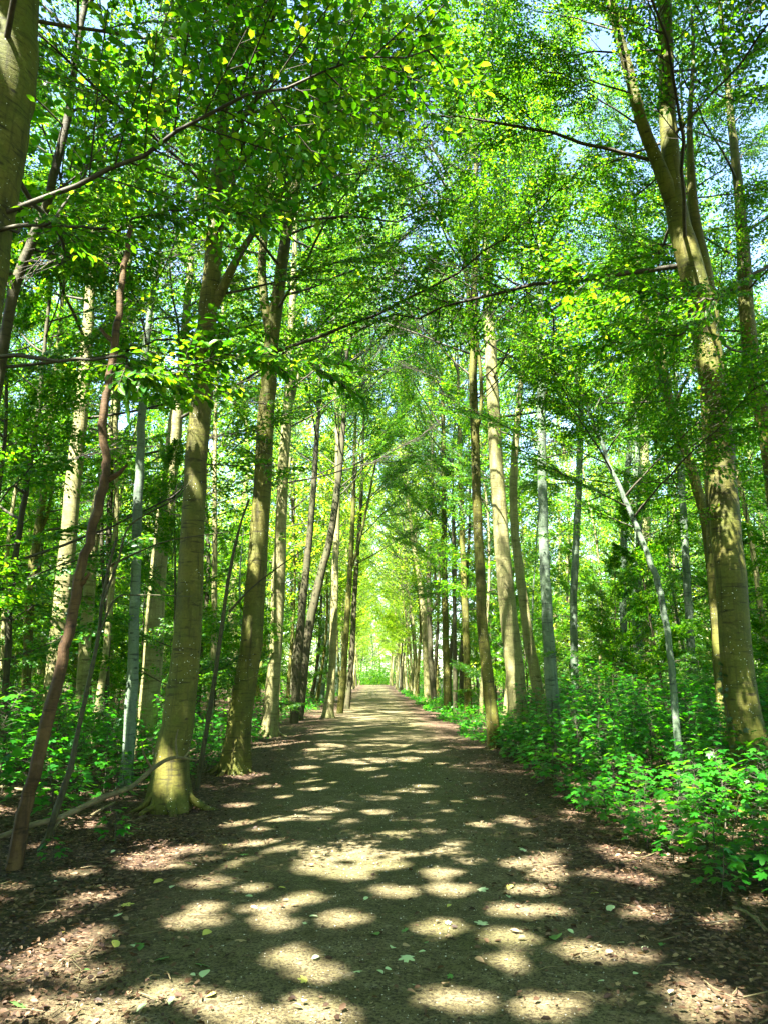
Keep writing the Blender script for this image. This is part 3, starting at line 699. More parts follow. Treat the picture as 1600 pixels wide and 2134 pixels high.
T['rp2'] = near_tree('dark trunk with upswept limbs, right one of the pair beside the far right path edge',
    [(905, 1460, 13), (898, 1380, 12), (894, 1280, 11), (893, 1190, 10), (897, 1100, 9), (900, 980, 7)], M_DARKB, top=18, h0=8, nb=12, size=1.05, up=0.36, seed=31, Y=45, kinds=('rod', 'rod'),
    limbs=[[(896, 1275, 8, 0), (910, 1250, 7, 0), (915, 1200, 6, 0), (912, 1140, 5, 0)]])
T['rp3'] = near_tree('olive upright trunk between the far twin trunks and the slim path-edge trunk',
    [(932, 1478, 17), (930, 1400, 15), (927, 1300, 13), (925, 1150, 12), (924, 1000, 10), (922, 850, 8)], M_BARK, top=18, h0=7, nb=12, size=1.0, up=0.36, kinds=('rod', 'rod'), seed=32, low=3, Y=36)
T['rp4'] = near_tree('thin nearly black trunk right of the olive upright trunk at the far right verge',
    [(948, 1482, 10), (947, 1380, 9), (946, 1250, 8), (944, 1100, 7)], M_DARKB, top=12, h0=4, nb=16, size=0.8, seed=33, Y=34, sides=8)
T['rp5'] = near_tree('brownish trunk rooted in leaves left of the slim path-edge trunk',
    [(975, 1485, 17), (972, 1380, 15), (968, 1250, 14), (962, 1100, 12), (958, 950, 10)], M_BARK, top=17, h0=7, nb=12, size=1.0, up=0.36, kinds=('rod', 'rod'), seed=34, Y=32)
T['lfar1'] = near_tree('thin dark trunk near the left picture edge with leafy layers',
    [(12, 1560, 15), (18, 1330, 14), (35, 1150, 13), (58, 1000, 12), (78, 880, 11), (92, 740, 9)], M_DARKB, top=12, h0=3.2, nb=18, size=0.8, seed=35, Y=12.5, sides=8)
T['lfar2'] = near_tree('mossy forked trunk second from the left picture edge',
    [(58, 1480, 19), (64, 1250, 18), (78, 1120, 17), (92, 1020, 15), (104, 900, 12)], M_BARK, top=15, h0=4.5, nb=16, size=0.9, seed=36, Y=18, limbs=[[(78, 1120, 10, 0), (100, 1070, 8, 0.1), (112, 1000, 6, 0.2)]])
T['lupper'] = near_tree('dark thin stem slanting right high up beside the massive left edge trunk',
    [(-120, 1560, 26), (-40, 1050, 24), (20, 650, 22), (60, 520, 20), (105, 400, 18), (140, 250, 16), (160, 120, 14), (182, -20, 12)], M_DARKB, top=15, h0=5.5, nb=18, size=0.8, seed=37, Y=9.5, sides=8)

def add_roots(key, n, length, r0, seed, mat=M_BARK):
    t, base, Cw, rr = T[key]; gq = np.random.default_rng(seed)
    for k in range(n):
        a = k * 6.283 / n + gq.uniform(-0.35, 0.35); L = length * gq.uniform(0.6, 1.2); q = np.linspace(0, 1, 9)
        rad = float(rr[3])
        aa = a + np.cumsum(gq.normal(0, 0.10, 9))
        d = rad * 0.55 + q * L
        x = d * np.cos(aa); y = d * np.sin(aa)
        z = 0.30 * (1 - q) ** 3 + 0.015 - 0.06 * q ** 2 + np.array([terrz(base.x + u, base.y + v) for u, v in zip(x, y)]) - base.z
        geo = Geo(); tube(geo, catmull(np.stack([x, y, z], 1), 18), np.interp(np.linspace(0, 1, 18), [0, 0.25, 1], [r0, r0 * 0.62, r0 * 0.18]) * gq.uniform(0.7, 1.15), 8, gq, 0.10)
        obj('root', geo.mesh('root', [mat], True), t)
add_roots('main', 8, 0.55, 0.085, 1); add_roots('second', 7, 0.5, 0.075, 2); add_roots('rmain', 6, 0.5, 0.09, 3)
add_roots('rightslim', 5, 0.3, 0.045, 4); add_roots('bright', 6, 0.45, 0.06, 5, M_PALE); add_roots('lp1', 6, 0.5, 0.05, 6, M_PALE); add_roots('slim', 5, 0.25, 0.03, 7, M_BLUE)

# ------------------------------------------------------------------ trees of the wood behind: shared crowns
def compose_crown(seed, H, h0, nb, reach, brs, leafscale=1.0, rods=0.55, world=None, pw=1.2, mat=None, arch=False):
    g = np.random.default_rng(seed)
    Ps, Ds, Ns, Ls = [], [], [], []; wood = Geo()
    el0 = 0.62 if arch else 0.22
    for k in range(nb):
        f = ((k + g.random()) / nb) ** pw
        z = h0 + (H - h0 - 0.6) * f
        az = k * 2.399 + g.uniform(-0.5, 0.5)
        el = el0 + (1.0 - el0) * 0.95 * f + g.uniform(-0.25, 0.3)
        b = brs['rod' if g.random() < rods and f > 0.2 else 'spray']; b = b[g.integers(len(b))]
        sc = reach * ((0.72 + 0.42 * f) if arch else (1.05 - 0.6 * f)) * g.uniform(0.7, 1.15)
        if arch: el = 0.45 + 0.42 * f + g.uniform(-0.25, 0.3)
        M = np.array(Euler((g.uniform(-0.6, 0.6), -el, az)).to_matrix())
        o = np.array([0.25 * math.sin(z * 0.4), 0.2 * math.cos(z * 0.5), z])
        Ps.append(b['P'] * sc @ M.T + o); Ds.append(b['D'] @ M.T); Ns.append(b['N'] @ M.T); Ls.append(b['L'] * (0.55 * sc + 0.45) * leafscale)
        V, Tt, Qq = b['wood']
        if world is not None:                       # only the limb itself, slender
            V, Tt, Qq = V[:57].copy(), Tt[:4], Qq[:52]
            ring = V[:56].reshape(14, 4, 3); ring[:] = ring.mean(1, keepdims=True) * 0.6 + ring * 0.4
        wood.add(V * sc @ M.T + o, Tt, Qq)
    b = dict(P=np.concatenate(Ps), D=np.concatenate(Ds), N=np.concatenate(Ns), L=np.concatenate(Ls), wood=wood.arrays())
    if world is not None:
        k = ~lit(b['P'] + 0.5 * b['D'] / (np.linalg.norm(b['D'], axis=1)[:, None] + 1e-9) * b['L'][:, None] + np.array(world), 0.115)
        for q in 'PDNL': b[q] = b[q][k]
    return foliage_mesh('crown', b, detail=False, mat=mat), wood_mesh('limbs', b, M_TWIG)
CB = dict(spray=[make_branch(200 + i, L=4.2, ntw=21, leaf=0.11, sub=0.15, lsp=0.6, coarse=True, r0=0.03, bend=(-0.05, 0.05, 0.1)[i]) for i in range(3)],
          rod=[make_branch(220 + i, L=6.0, ntw=21, leaf=0.11, sub=0.15, lsp=0.6, coarse=True, r0=0.036, start=0.4, twl=0.3, tilt=1.0, bend=(0.2, 0.15)[i]) for i in range(2)])
CC = dict(spray=[make_branch(240 + i, L=4.2, ntw=15, leaf=0.18, sub=0.22, lsp=0.65, coarse=True, r0=0.03, bend=(-0.05, 0.08)[i]) for i in range(2)],
          rod=[make_branch(250 + i, L=6.0, ntw=15, leaf=0.18, sub=0.22, lsp=0.65, coarse=True, r0=0.036, start=0.4, twl=0.3, tilt=1.0, bend=0.2) for i in range(2)])
CROWN_MID = [compose_crown(300 + i, 19.5, (4.5, 3.2, 5.5, 2.4)[i], (34, 38, 32, 42)[i], 0.95, CB) for i in range(4)]
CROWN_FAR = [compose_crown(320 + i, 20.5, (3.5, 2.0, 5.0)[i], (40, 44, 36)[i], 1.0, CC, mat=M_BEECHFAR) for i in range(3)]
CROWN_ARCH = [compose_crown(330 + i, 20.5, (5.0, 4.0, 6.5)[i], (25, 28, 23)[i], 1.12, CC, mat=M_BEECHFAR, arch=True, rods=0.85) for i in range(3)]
UNDER = [compose_crown(340 + i, (5.5, 7.0, 4.2)[i], (0.9, 1.3, 0.7)[i], (18, 22, 15)[i], (0.42, 0.5, 0.36)[i], CB, 0.95, 0.1) for i in range(3)]
def simple_trunk(seed, H, r0, mat, sides=9):
    g = np.random.default_rng(seed)
    z = np.linspace(-0.3, H, 14)
    P = np.stack([0.25 * np.sin(z * 0.4), 0.2 * np.cos(z * 0.5), z], 1) + np.cumsum(g.normal(0, 0.018, (14, 3)) * [1, 1, 0], 0)
    r = r0 * (1 - 0.85 * np.clip(z / H, 0, 1) ** 1.1); r[0] *= 1.5; r[1] *= 1.08
    geo = Geo(); tube(geo, catmull(P, 30), np.interp(np.linspace(0, 13, 30), np.arange(14), r), sides, g, 0.06)
    return geo.mesh('trunk', [mat], True)
TRUNKS = [simple_trunk(400 + i, 19.5, r, m) for i, (r, m) in enumerate([(0.20, M_BARK), (0.15, M_PALE), (0.11, M_DARKB), (0.16, M_BLUE), (0.24, M_PALE), (0.10, M_BARK), (0.13, M_PALE)])]
UTRUNK = [simple_trunk(420 + i, h, r, M_DARKB, 6) for i, (h, r) in enumerate([(5.5, 0.035), (7.0, 0.045), (4.2, 0.025)])]
def wood_tree(x, y, rz, s, trunk, crown, label, group, name='beech_tree', tilt=(0, 0)):
    t = empty(name, (x, y, terrz(x, y)), rz, s)
    t.rotation_euler = (tilt[0], tilt[1], rz)
    tag(t, label, 'tree', group)
    obj('trunk', trunk, t)
    c = obj('crown', crown[0], t); c['kind'] = 'stuff'
    obj('limbs', crown[1], t)
    return t
placed = [(v[1].x, v[1].y) for v in T.values()]
def free(x, y, d):
    return all((x - a) ** 2 + (y - b) ** 2 > d * d for a, b in placed)
g = random.Random(77)
# rows close to the path going away
cnt = 0
for side in (-1, 1):
    y = 38.0
    while y < 150:
        x = side * ((2.7 if y < 60 else 2.4) + g.random() * (1.6 if y < 60 else 1.2))
        if free(x, y, 1.2):
            placed.append((x, y))
            far = y > 45
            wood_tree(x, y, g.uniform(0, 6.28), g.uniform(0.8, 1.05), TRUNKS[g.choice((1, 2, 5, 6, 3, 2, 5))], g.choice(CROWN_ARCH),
                      'thin distant tree of the %s row where the path narrows' % ('left' if side < 0 else 'right'),
                      'distant trees along the %s path edge' % ('left' if side < 0 else 'right'),
                      tilt=(0, g.uniform(0.0, 0.09) * -side))
        y += g.uniform(1.5, 3.4) * (1 + (y - 38) / 120)
# the wood on both sides
for k in range(1500):
    y = 15 + 100 * g.random() ** 1.2
    x = g.uniform(-1, 1) * (9 + 0.52 * y)
    if abs(x) < 4.3 or not free(x, y, 1.9 + 0.022 * y): continue
    if y < 22 and abs(x) < 5.5: continue
    if x < -7 and y < 45 and g.random() < 0.35: continue
    placed.append((x, y)); cnt += 1
    far = y > 34
    ti = g.randrange(7)
    look = ('olive', 'pale', 'dark thin', 'blue-grey', 'stout pale', 'thin olive', 'narrow pale')[ti]
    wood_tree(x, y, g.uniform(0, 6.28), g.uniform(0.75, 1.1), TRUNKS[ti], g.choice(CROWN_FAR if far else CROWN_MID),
              '%s trunk standing deep in the wood %s of the path' % (look, 'left' if x < 0 else 'right'),
              '%s trees deep in the wood on the %s' % (look, 'left' if x < 0 else 'right'), tilt=(g.uniform(-0.04, 0.04), g.uniform(-0.04, 0.04)))
    if cnt > 150: break
# the wood closes where the path bends away
for k in range(26):
    x = g.uniform(-11, 11); y = g.uniform(140, 172)
    if abs(x) < 3.2 and y < 150: continue
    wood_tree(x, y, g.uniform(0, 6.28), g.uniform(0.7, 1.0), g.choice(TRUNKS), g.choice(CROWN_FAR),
              'hazy bright tree closing off the far end of the path', 'trees at the far end of the path')
# understorey of young beeches
uc = 0
for k in range(2500):
    y = 10.5 + 60 * g.random() ** 1.2
    x = g.uniform(-1, 1) * (6 + 0.5 * y)
    if abs(x) < 3.4 or not free(x, y, 0.9): continue
    if x > 0 and y < 19 and x < 7.5: continue
    if x < 0 and y < 13 and x > -4.6: continue
    placed.append((x, y)); uc += 1
    i = g.randrange(3)
    wood_tree(x, y, g.uniform(0, 6.28), g.uniform(0.7, 1.15), UTRUNK[i], UNDER[i],
              'leafy young beech filling the understorey on the %s' % ('left' if x < 0 else 'right'),
              'young beeches in the understorey on the %s' % ('left' if x < 0 else 'right'), 'young_beech')
    if uc > 145: break
# thin pole trees between the trunks
POLE = [compose_crown(380 + i, (13.0, 11.0)[i], (4.0, 3.0)[i], 22, 0.55, CC, 0.75, 0.5) for i in range(2)]
PTR = [simple_trunk(430 + i, (13.0, 11.0)[i], (0.075, 0.06)[i], (M_PALE, M_BLUE)[i], 7) for i in range(2)]
pc = 0
for k in range(1500):
    y = 15 + 50 * g.random(); x = g.uniform(-1, 1) * (5 + 0.5 * y)
    if abs(x) < 3.2 or not free(x, y, 1.0) or (x > 0 and y < 20 and x < 6): continue
    placed.append((x, y)); pc += 1; i = g.randrange(2)
    wood_tree(x, y, g.uniform(0, 6.28), g.uniform(0.8, 1.2), PTR[i], POLE[i], 'thin pole of a young beech between older trunks on the %s' % ('left' if x < 0 else 'right'), 'thin poles on the %s' % ('left' if x < 0 else 'right'), 'young_beech', (g.uniform(-0.06, 0.06), g.uniform(-0.06, 0.06)))
    if pc > 140: break
# far thicket between the trunks, too far off to tell one bush from the next
gd = np.random.default_rng(88)
n = 110000
dy = 45 + 110 * gd.random(n) ** 0.9
dx = gd.choice([-1, 1], n) * (4.2 + (0.62 * dy) * gd.random(n))
cl = np.sin(dx * 0.9 + dy * 0.37) * np.sin(dy * 0.71 - dx * 0.3) + 0.6 * np.sin(dx * 2.1 + 3) * np.sin(dy * 1.7)
e_ = np.arange(n) < 26000                     # the bushes across the bend at the far end
dx = np.where(e_, gd.uniform(-9, 9, n), dx); dy = np.where(e_, gd.uniform(130, 158, n), dy)
dz = terr(dx, dy) + (2.2 + 2.4 * np.clip(cl + 0.4, 0, 1.4)) * gd.random(n) ** 1.1
V, fc = leaf_verts(np.stack([dx, dy, dz], 1), np.stack([gd.normal(0, 1, n), gd.normal(0, 1, n), gd.normal(-0.2, 0.4, n)], 1), np.stack([gd.normal(0, .5, n), gd.normal(0, .5, n), np.ones(n)], 1), gd.uniform(0.16, 0.36, n), 0.6, False)
tag(obj('distant_undergrowth', mesh_np('distant_undergrowth', V, (np.arange(n)[:, None, None] * 4 + fc[None]).reshape(-1, 3), None, [M_BEECH])), 'distant green thicket between the far trunks', 'undergrowth', None, 'stuff')
n = 15000
dy = 18 + 60 * gd.random(n) ** 1.2
sd = np.where(gd.random(n) < 0.68, 1, -1)
dx = sd * (np.where(sd > 0, 2.55, 2.9) + 0.25 * np.sin(dy * 0.8) + 2.6 * gd.random(n) ** 1.3)
dz = terr(dx, dy) + (0.25 + 0.5 * np.clip(np.abs(dx) - 2.6, 0, 1.4)) * gd.random(n) * (0.6 + 0.4 * np.sin(dy * 1.3 + dx))
V, fc = leaf_verts(np.stack([dx, dy, dz], 1), np.stack([gd.normal(0, 1, n), gd.normal(0, 1, n), gd.normal(-0.2, 0.3, n)], 1), np.stack([gd.normal(0, .4, n), gd.normal(0, .4, n), np.ones(n)], 1), gd.uniform(0.06, 0.15, n), 0.8, False)
tag(obj('verge_greenery', mesh_np('verge_greenery', V, (np.arange(n)[:, None, None] * 4 + fc[None]).reshape(-1, 3), None, [M_MAPLE])), 'low green plants along both edges of the receding path', 'ground cover', None, 'stuff')
# wood to both sides and behind: unseen thicket added to block low bright sky
n = 42000
th = gd.uniform(0, 6.283, n); rr_ = gd.uniform(19, 46, n)
dx = rr_ * np.sin(th); dy = rr_ * np.cos(th)
k_ = (np.abs(dx) > 4.5) & ~((dy > 8) & (np.abs(dx) < 0.60 * dy + 3)); dx = dx[k_]; dy = dy[k_]; n = len(dx)
cl = np.sin(dx * 0.5 + dy * 0.27) * np.sin(dy * 0.41 - dx * 0.3)
dz = terr(dx, dy) + (6.5 + 3.5 * cl) * gd.random(n)
V, fc = leaf_verts(np.stack([dx, dy, dz], 1), np.stack([gd.normal(0, 1, n), gd.normal(0, 1, n), gd.normal(-0.2, 0.4, n)], 1), np.stack([gd.normal(0, .8, n), gd.normal(0, .8, n), np.ones(n)], 1), gd.uniform(0.3, 0.55, n), 0.6, False)
tag(obj('added_thicket', mesh_np('added_thicket', V, (np.arange(n)[:, None, None] * 4 + fc[None]).reshape(-1, 3), None, [M_BEECH])), 'unseen leafy thicket added beside and behind the path to block bright sky', 'undergrowth', None, 'stuff')
for k in range(34):  # beeches added out of view to cut the sky light from around
    a_ = g.uniform(1.25, 5.03); q = g.uniform(13, 34); x, y = q * math.sin(a_), q * math.cos(a_)
    if abs(x) < 3.5: continue
    wood_tree(x, y, g.uniform(0, 6.28), g.uniform(0.85, 1.05), g.choice(TRUNKS), g.choice(CROWN_FAR), 'unseen beech added beside and behind the near path to close off sky', 'beeches added beside the near path')
# trees added beside and behind the viewer so their crowns shade the near path
for i, (x, y, s) in enumerate([(-4.9, 1.0, 1.0), (-4.2, -4.5, 1.05), (-6.5, -9.0, 1.0), (3.6, -3.5, 0.95), (-9.0, -1.0, 1.0), (4.8, 3.0, 0.95), (-2.9, -11, 1.0), (-10, 6, 1.0), (2.8, -9.5, 1.0), (8.5, 7.0, 1.0), (-8.5, 11.5, 0.95),
                               (-6.9, 3.6, 1.05), (-8.0, -5.0, 1.0), (-12, -8, 1.0), (6.8, -1.5, 1.0), (-13, 1.5, 1.0), (3.6, 5.3, 1.0), (2.9, 0.2, 1.0)]):
    wood_tree(x, y, 0, 1.0, TRUNKS[i % 4], compose_crown(600 + i, 19.5, 8.5 if y > -2 else 10.0, 82, 1.0, CC, 1.5, world=(x, y, terrz(x, y)), pw=0.9), 'leafy beech added beside the near part of the path to shade it', 'beeches added beside the near path')

# ------------------------------------------------------------------ leaves of the nearest boughs, single
def beech_leaf_mesh(mat):
    prof = [(0, 0), (0.10, 0.17), (0.28, 0.30), (0.50, 0.33), (0.72, 0.25), (0.90, 0.10), (1.0, 0)]
    V = [(x, 0, -0.10 * x * x) for x, w in prof]; n = len(V)
    V += [(x, w, 0.09 * w / 0.33 - 0.10 * x * x) for x, w in prof[1:-1]]
    V += [(x, -w, 0.09 * w / 0.33 - 0.10 * x * x) for x, w in prof[1:-1]]
    Tt, Qq = [], []
    for s, o in ((1, n), (-1, n + n - 2)):
        f = lambda *a: a if s == 1 else a[::-1]
        Tt.append(f(0, 1, o)); Tt.append(f(n - 2, n - 1, o + n - 3))
        for i in range(1, n - 2): Qq.append(f(i, i + 1, o + i, o + i - 1))
    return mesh_np('leaf', V, Tt, Qq, [mat], True)
def maple_outline():
    pts = []
    tips = [(-150, 0.30), (-98, 0.58), (-46, 0.84), (0, 1.0), (46, 0.84), (98, 0.58), (150, 0.30)]
    val = [(-124, 0.28), (-72, 0.38), (-23, 0.50), (23, 0.50), (72, 0.38), (124, 0.28)]
    for i, (a, r) in enumerate(tips):
        if i in (2, 3, 4): pts.append((a - 11, r * (0.62 if r < 0.45 else 0.85)))
        pts.append((a, r))
        if i in (2, 3, 4): pts.append((a + 11, r * (0.62 if r < 0.45 else 0.85)))
        if i < 6: pts.append(val[i])
    return [(0.28 + 0.72 * r * math.cos(R(a)), 0.86 * r * math.sin(R(a))) for a, r in pts]
MO = maple_outline()
def maple_leaf_arrays(curl=0.16):
    V = [(0.28, 0, 0.0)] + [(x, y, -curl * ((x - 0.28) ** 2 + y * y) + 0.05 * abs(y)) for x, y in MO]
    n = len(MO)
    return np.array(V), np.array([(0, 1 + i, 1 + (i + 1) % n) for i in range(n)])
def maple_mesh(mat, curl=0.16):
    V, Tt = maple_leaf_arrays(curl); return mesh_np('leaf', V, Tt, None, [mat])
ML_B = beech_leaf_mesh(M_BEECH)
ML_M = [maple_mesh(M_MAPLE, c) for c in (0.10, 0.22, 0.32)]
def frame(pos, d, n, s):
    d = Vector(d).normalized(); n = Vector(n)
    y = n.cross(d).normalized(); z = d.cross(y)
    return Matrix(((d.x * s, y.x * s, z.x * s, pos[0]), (d.y * s, y.y * s, z.y * s, pos[1]), (d.z * s, y.z * s, z.z * s, pos[2]), (0, 0, 0, 1)))
def put_leaf(me, parent, M):
    o = bpy.data.objects.new('leaf', me); COL.objects.link(o); o.parent = parent
    l, q, s = M.decompose()
    o.location = l; o.rotation_euler = q.to_euler(); o.scale = s
    return o
def leafy_bough(tree, base, pts, Y, nside, seed, mat=M_TWIG, total=150, leaf=0.075, spread=0.55, from_=0.15):
    """a bough seen close by: bark, side twigs and every leaf on its own"""
    gg = np.random.default_rng(seed)
    P = [at(x, y, Y + dy) - base for x, y, w, dy in pts]
    r = [0.5 * w * depth(p + base) / F for (x, y, w, dy), p in zip(pts, P)]
    C = catmull(P, 40); rr = np.interp(np.linspace(0, len(P) - 1, 40), np.arange(len(P)), r) * 0.62
    C[1:-1] += gg.normal(0, 0.012, (38, 3)) + 0.02 * np.sin(np.arange(38) * 0.9)[:, None] * gg.normal(0, 1, 3)
    geo = Geo(); tube(geo, C, rr, 7, gg, 0.12)
    LP = []
    def leaves(tw):
        ln = np.sum(np.linalg.norm(np.diff(tw, axis=0), axis=1)); k = max(2, int(ln / (leaf * 0.62)))
        for q in range(k):
            u = (q + 0.5) / k * (len(tw) - 1); i = min(int(u), len(tw) - 2); f = u - i
            p = tw[i] * (1 - f) + tw[i + 1] * f; d = tw[i + 1] - tw[i]; d = d / (np.linalg.norm(d) + 1e-9)
            a = (1 if q % 2 else -1) * gg.uniform(0.5, 1.1)
            c, s = math.cos(a), math.sin(a)
            LP.append((p, (d[0] * c - d[1] * s, d[0] * s + d[1] * c, d[2] - gg.uniform(0.05, 0.5)), (gg.normal(0, 0.4), gg.normal(0, 0.4), 1), leaf * gg.uniform(0.75, 1.2)))
    nside = int(nside * 1.7)
    for k in range(nside):
        u = from_ + (1 - from_) * (k + gg.random()) / nside
        i = min(int(u * 39), 38)
        d = C[i + 1] - C[i]; d /= np.linalg.norm(d)
        a = (1 if k % 2 else -1) * gg.uniform(0.5, 1.2); c, s = math.cos(a), math.sin(a)
        ln = spread * gg.uniform(0.5, 1.25)
        dd = np.array([d[0] * c - d[1] * s, d[0] * s + d[1] * c, d[2] * 0.4 + gg.normal(-0.03, 0.16)])
        tw = C[i] + dd * ln * np.linspace(0, 1, 5)[:, None] + np.array([0, 0, -0.12 * ln]) * np.linspace(0, 1, 5)[:, None] ** 2
        tube(geo, tw, np.linspace(0.006, 0.002, 5), 4)
        leaves(tw)
        for w in range(3):
            b0 = tw[1 + w]; a2 = (1 if w % 2 else -1) * gg.uniform(0.6, 1.0); c, s = math.cos(a2), math.sin(a2)
            d2 = np.array([dd[0] * c - dd[1] * s, dd[0] * s + dd[1] * c, dd[2] - 0.05])
            st = b0 + d2 * ln * 0.42 * np.linspace(0, 1, 3)[:, None]
            tube(geo, st, [0.003, 0.0025, 0.0015], 3); leaves(st)
    bo = obj('bough', geo.mesh('bough', [mat], True), tree)
    gg.shuffle(LP) if False else None
    idx = gg.permutation(len(LP))
    for j in idx[:total]:
        p, d, n, s = LP[j]; put_leaf(ML_B, tree, frame(p, d, n, s))
    rest = idx[total:]
    if len(rest):
        b = dict(P=np.array([LP[j][0] for j in rest]), D=np.array([LP[j][1] for j in rest]), N=np.array([LP[j][2] for j in rest]), L=np.array([LP[j][3] for j in rest]))
        f = obj('foliage', foliage_mesh('foliage', b), bo); f['kind'] = 'stuff'
    return bo
te, be = T['edge'][0], T['edge'][1]
leafy_bough(te, be, [(-120, 748, 20, 0), (0, 742, 15, -0.2), (120, 750, 13, -0.4), (250, 743, 11, -0.5), (268, 762, 10, -0.5), (300, 785, 9, -0.5), (370, 775, 8, -0.5), (440, 745, 7, -0.5), (490, 732, 6, -0.6), (600, 748, 4, -0.8), (700, 790, 3, -1.0)],
            6.3, 26, 61, total=110, spread=0.6, from_=0.30)
leafy_bough(te, be, [(0, 480, 15, -0.1), (100, 468, 11, -0.3), (230, 478, 9, -0.4), (300, 452, 7, -0.4), (390, 438, 5, -0.4), (470, 436, 4, -0.4), (560, 455, 3, -0.4)], 6.3, 20, 62, total=90, spread=0.55)
leafy_bough(te, be, [(20, 478, 13, -0.1), (105, 462, 10, 0.2), (160, 390, 9, 0.4), (210, 320, 8, 0.5), (260, 280, 6, 0.6), (330, 240, 5, 0.7), (360, 170, 3, 0.8)], 6.3, 20, 63, total=90, spread=0.55)
tm, bm_ = T['rmain'][0], T['rmain'][1]
leafy_bough(tm, bm_, [(1640, 520, 13, -1.2), (1560, 580, 11, -1.3), (1500, 620, 9, -1.4), (1440, 680, 8, -1.5), (1400, 700, 6, -1.6), (1330, 720, 4, -1.7), (1240, 705, 3, -1.8)], 9.4, 22, 64, total=150, spread=0.8)
leafy_bough(tm, bm_, [(1500, 625, 9, -1.4), (1420, 625, 7, -1.6), (1340, 610, 5, -1.8), (1250, 590, 4, -2.0), (1180, 560, 3, -2.2)], 9.4, 18, 65, total=150, spread=0.8)

# ------------------------------------------------------------------ the dead leaning trunk
pd = [(22, 1812, 42), (52, 1690, 39), (76, 1600, 37), (121, 1420, 34), (148, 1300, 31), (166, 1200, 28), (192, 1105, 27), (218, 1010, 26), (222, 960, 24), (214, 890, 23), (226, 800, 23), (241, 720, 21), (252, 620, 19), (262, 540, 17), (274, 470, 13)]
base, P, r = trunk_points([(a, b, w * 0.76) for a, b, w in pd], None, 0)
me, C, rr = trunk_mesh([p - base for p in P], r, M_DEAD, 51, 14, 0.10, 0.3, 60)
t = empty('dead_tree', base)
tag(t, 'dead red-brown barkless trunk leaning right at the left foreground', 'dead tree')
obj('trunk', me, t)
for k, (px, py, dx) in enumerate([(226, 1000, 0.10), (243, 715, -0.08), (160, 1225, 0.07)]):
    p = at(px, py, base.y) - base
    geo = Geo(); tube(geo, catmull([p, p + Vector((dx, -0.03, 0.05)), p + Vector((dx * 1.8, -0.05, 0.13))], 8), np.linspace(0.03, 0.012, 8), 7, np.random.default_rng(k), 0.1)
    obj('branch_stub', geo.mesh('branch_stub', [M_DEAD], True), t)

# ------------------------------------------------------------------ fallen branch and sticks
def lying(name, label, cat, pts, mat, group=None, sides=9, twigs=(), seed=3):
    P = [at(x, y, Y) for x, y, w, Y in pts]
    b = Vector((P[0].x, P[0].y, terrz(P[0].x, P[0].y)))
    geo = Geo(); n = 10 * len(P)
    rr = np.interp(np.linspace(0, len(P) - 1, n), np.arange(len(P)), [0.5 * w * depth(p) / F for (x, y, w, Y), p in zip(pts, P)])
    tube(geo, catmull([p - b for p in P], n), rr, sides, np.random.default_rng(seed), 0.09)
    if twigs:
        t = empty(name, b); tag(t, label, cat, group)
        obj('stem', geo.mesh('stem', [mat], True), t)
        for tw in twigs:
            Pt = [at(x, y, Y) - b for x, y, w, Y in tw]
            gt = Geo(); m = 6 * len(Pt)
            tube(gt, catmull(Pt, m), np.interp(np.linspace(0, len(Pt) - 1, m), np.arange(len(Pt)), [0.5 * w * depth(p + b) / F for (x, y, w, Y), p in zip(tw, Pt)]), 5, np.random.default_rng(seed), 0.08)
            obj('twig', gt.mesh('twig', [mat], True), t)
        return t
    o = obj(name, geo.mesh(name, [mat], True), None, b)
    return tag(o, label, cat, group)
lying('fallen_branch', 'long fallen branch propped diagonally in front of the thick olive beech', 'branch',
      [(-40, 1762, 13, 7.0), (60, 1722, 13, 7.2), (130, 1702, 12, 7.4), (210, 1664, 12, 7.7), (272, 1641, 11, 8.0), (318, 1603, 9, 8.3), (345, 1585, 8, 8.5), (370, 1577, 7, 8.6)], M_STICK,
      twigs=[[(368, 1578, 8, 8.6), (385, 1580, 6, 8.62), (412, 1585, 3, 8.65)], [(384, 1580, 5, 8.62), (393, 1568, 4, 8.65), (397, 1558, 2, 8.65)],
             [(370, 1577, 5, 8.6), (367, 1545, 4, 8.6), (372, 1520, 2, 8.6)], [(318, 1603, 6, 8.3), (300, 1570, 4, 8.2), (296, 1545, 2, 8.2)], [(130, 1702, 8, 7.4), (118, 1720, 7, 7.35), (100, 1735, 6, 7.3)]], seed=8)
lying('bent_stem', 'dark bent stem curving up out of the litter beside the dead trunk', 'sapling',
      [(86, 1768, 13, 7.3), (100, 1745, 13, 7.3), (113, 1705, 14, 7.3), (128, 1660, 14, 7.35), (148, 1600, 12, 7.4), (160, 1540, 10, 7.5), (182, 1440, 9, 7.6), (205, 1330, 8, 7.7), (213, 1260, 7, 7.8), (228, 1180, 6, 7.9), (245, 1120, 5, 8.0)], M_DARKB,
      twigs=[[(213, 1260, 5, 7.8), (245, 1175, 5, 7.8), (265, 1105, 4, 7.8), (300, 1075, 3, 7.8), (365, 1040, 3, 7.8), (400, 1000, 2, 7.8)], [(228, 1180, 5, 7.9), (290, 1150, 4, 7.9), (360, 1125, 3, 7.9), (480, 1108, 2, 7.9)],
             [(205, 1330, 5, 7.7), (240, 1250, 4, 7.7), (290, 1240, 3, 7.7), (400, 1243, 2, 7.7)]], seed=9)
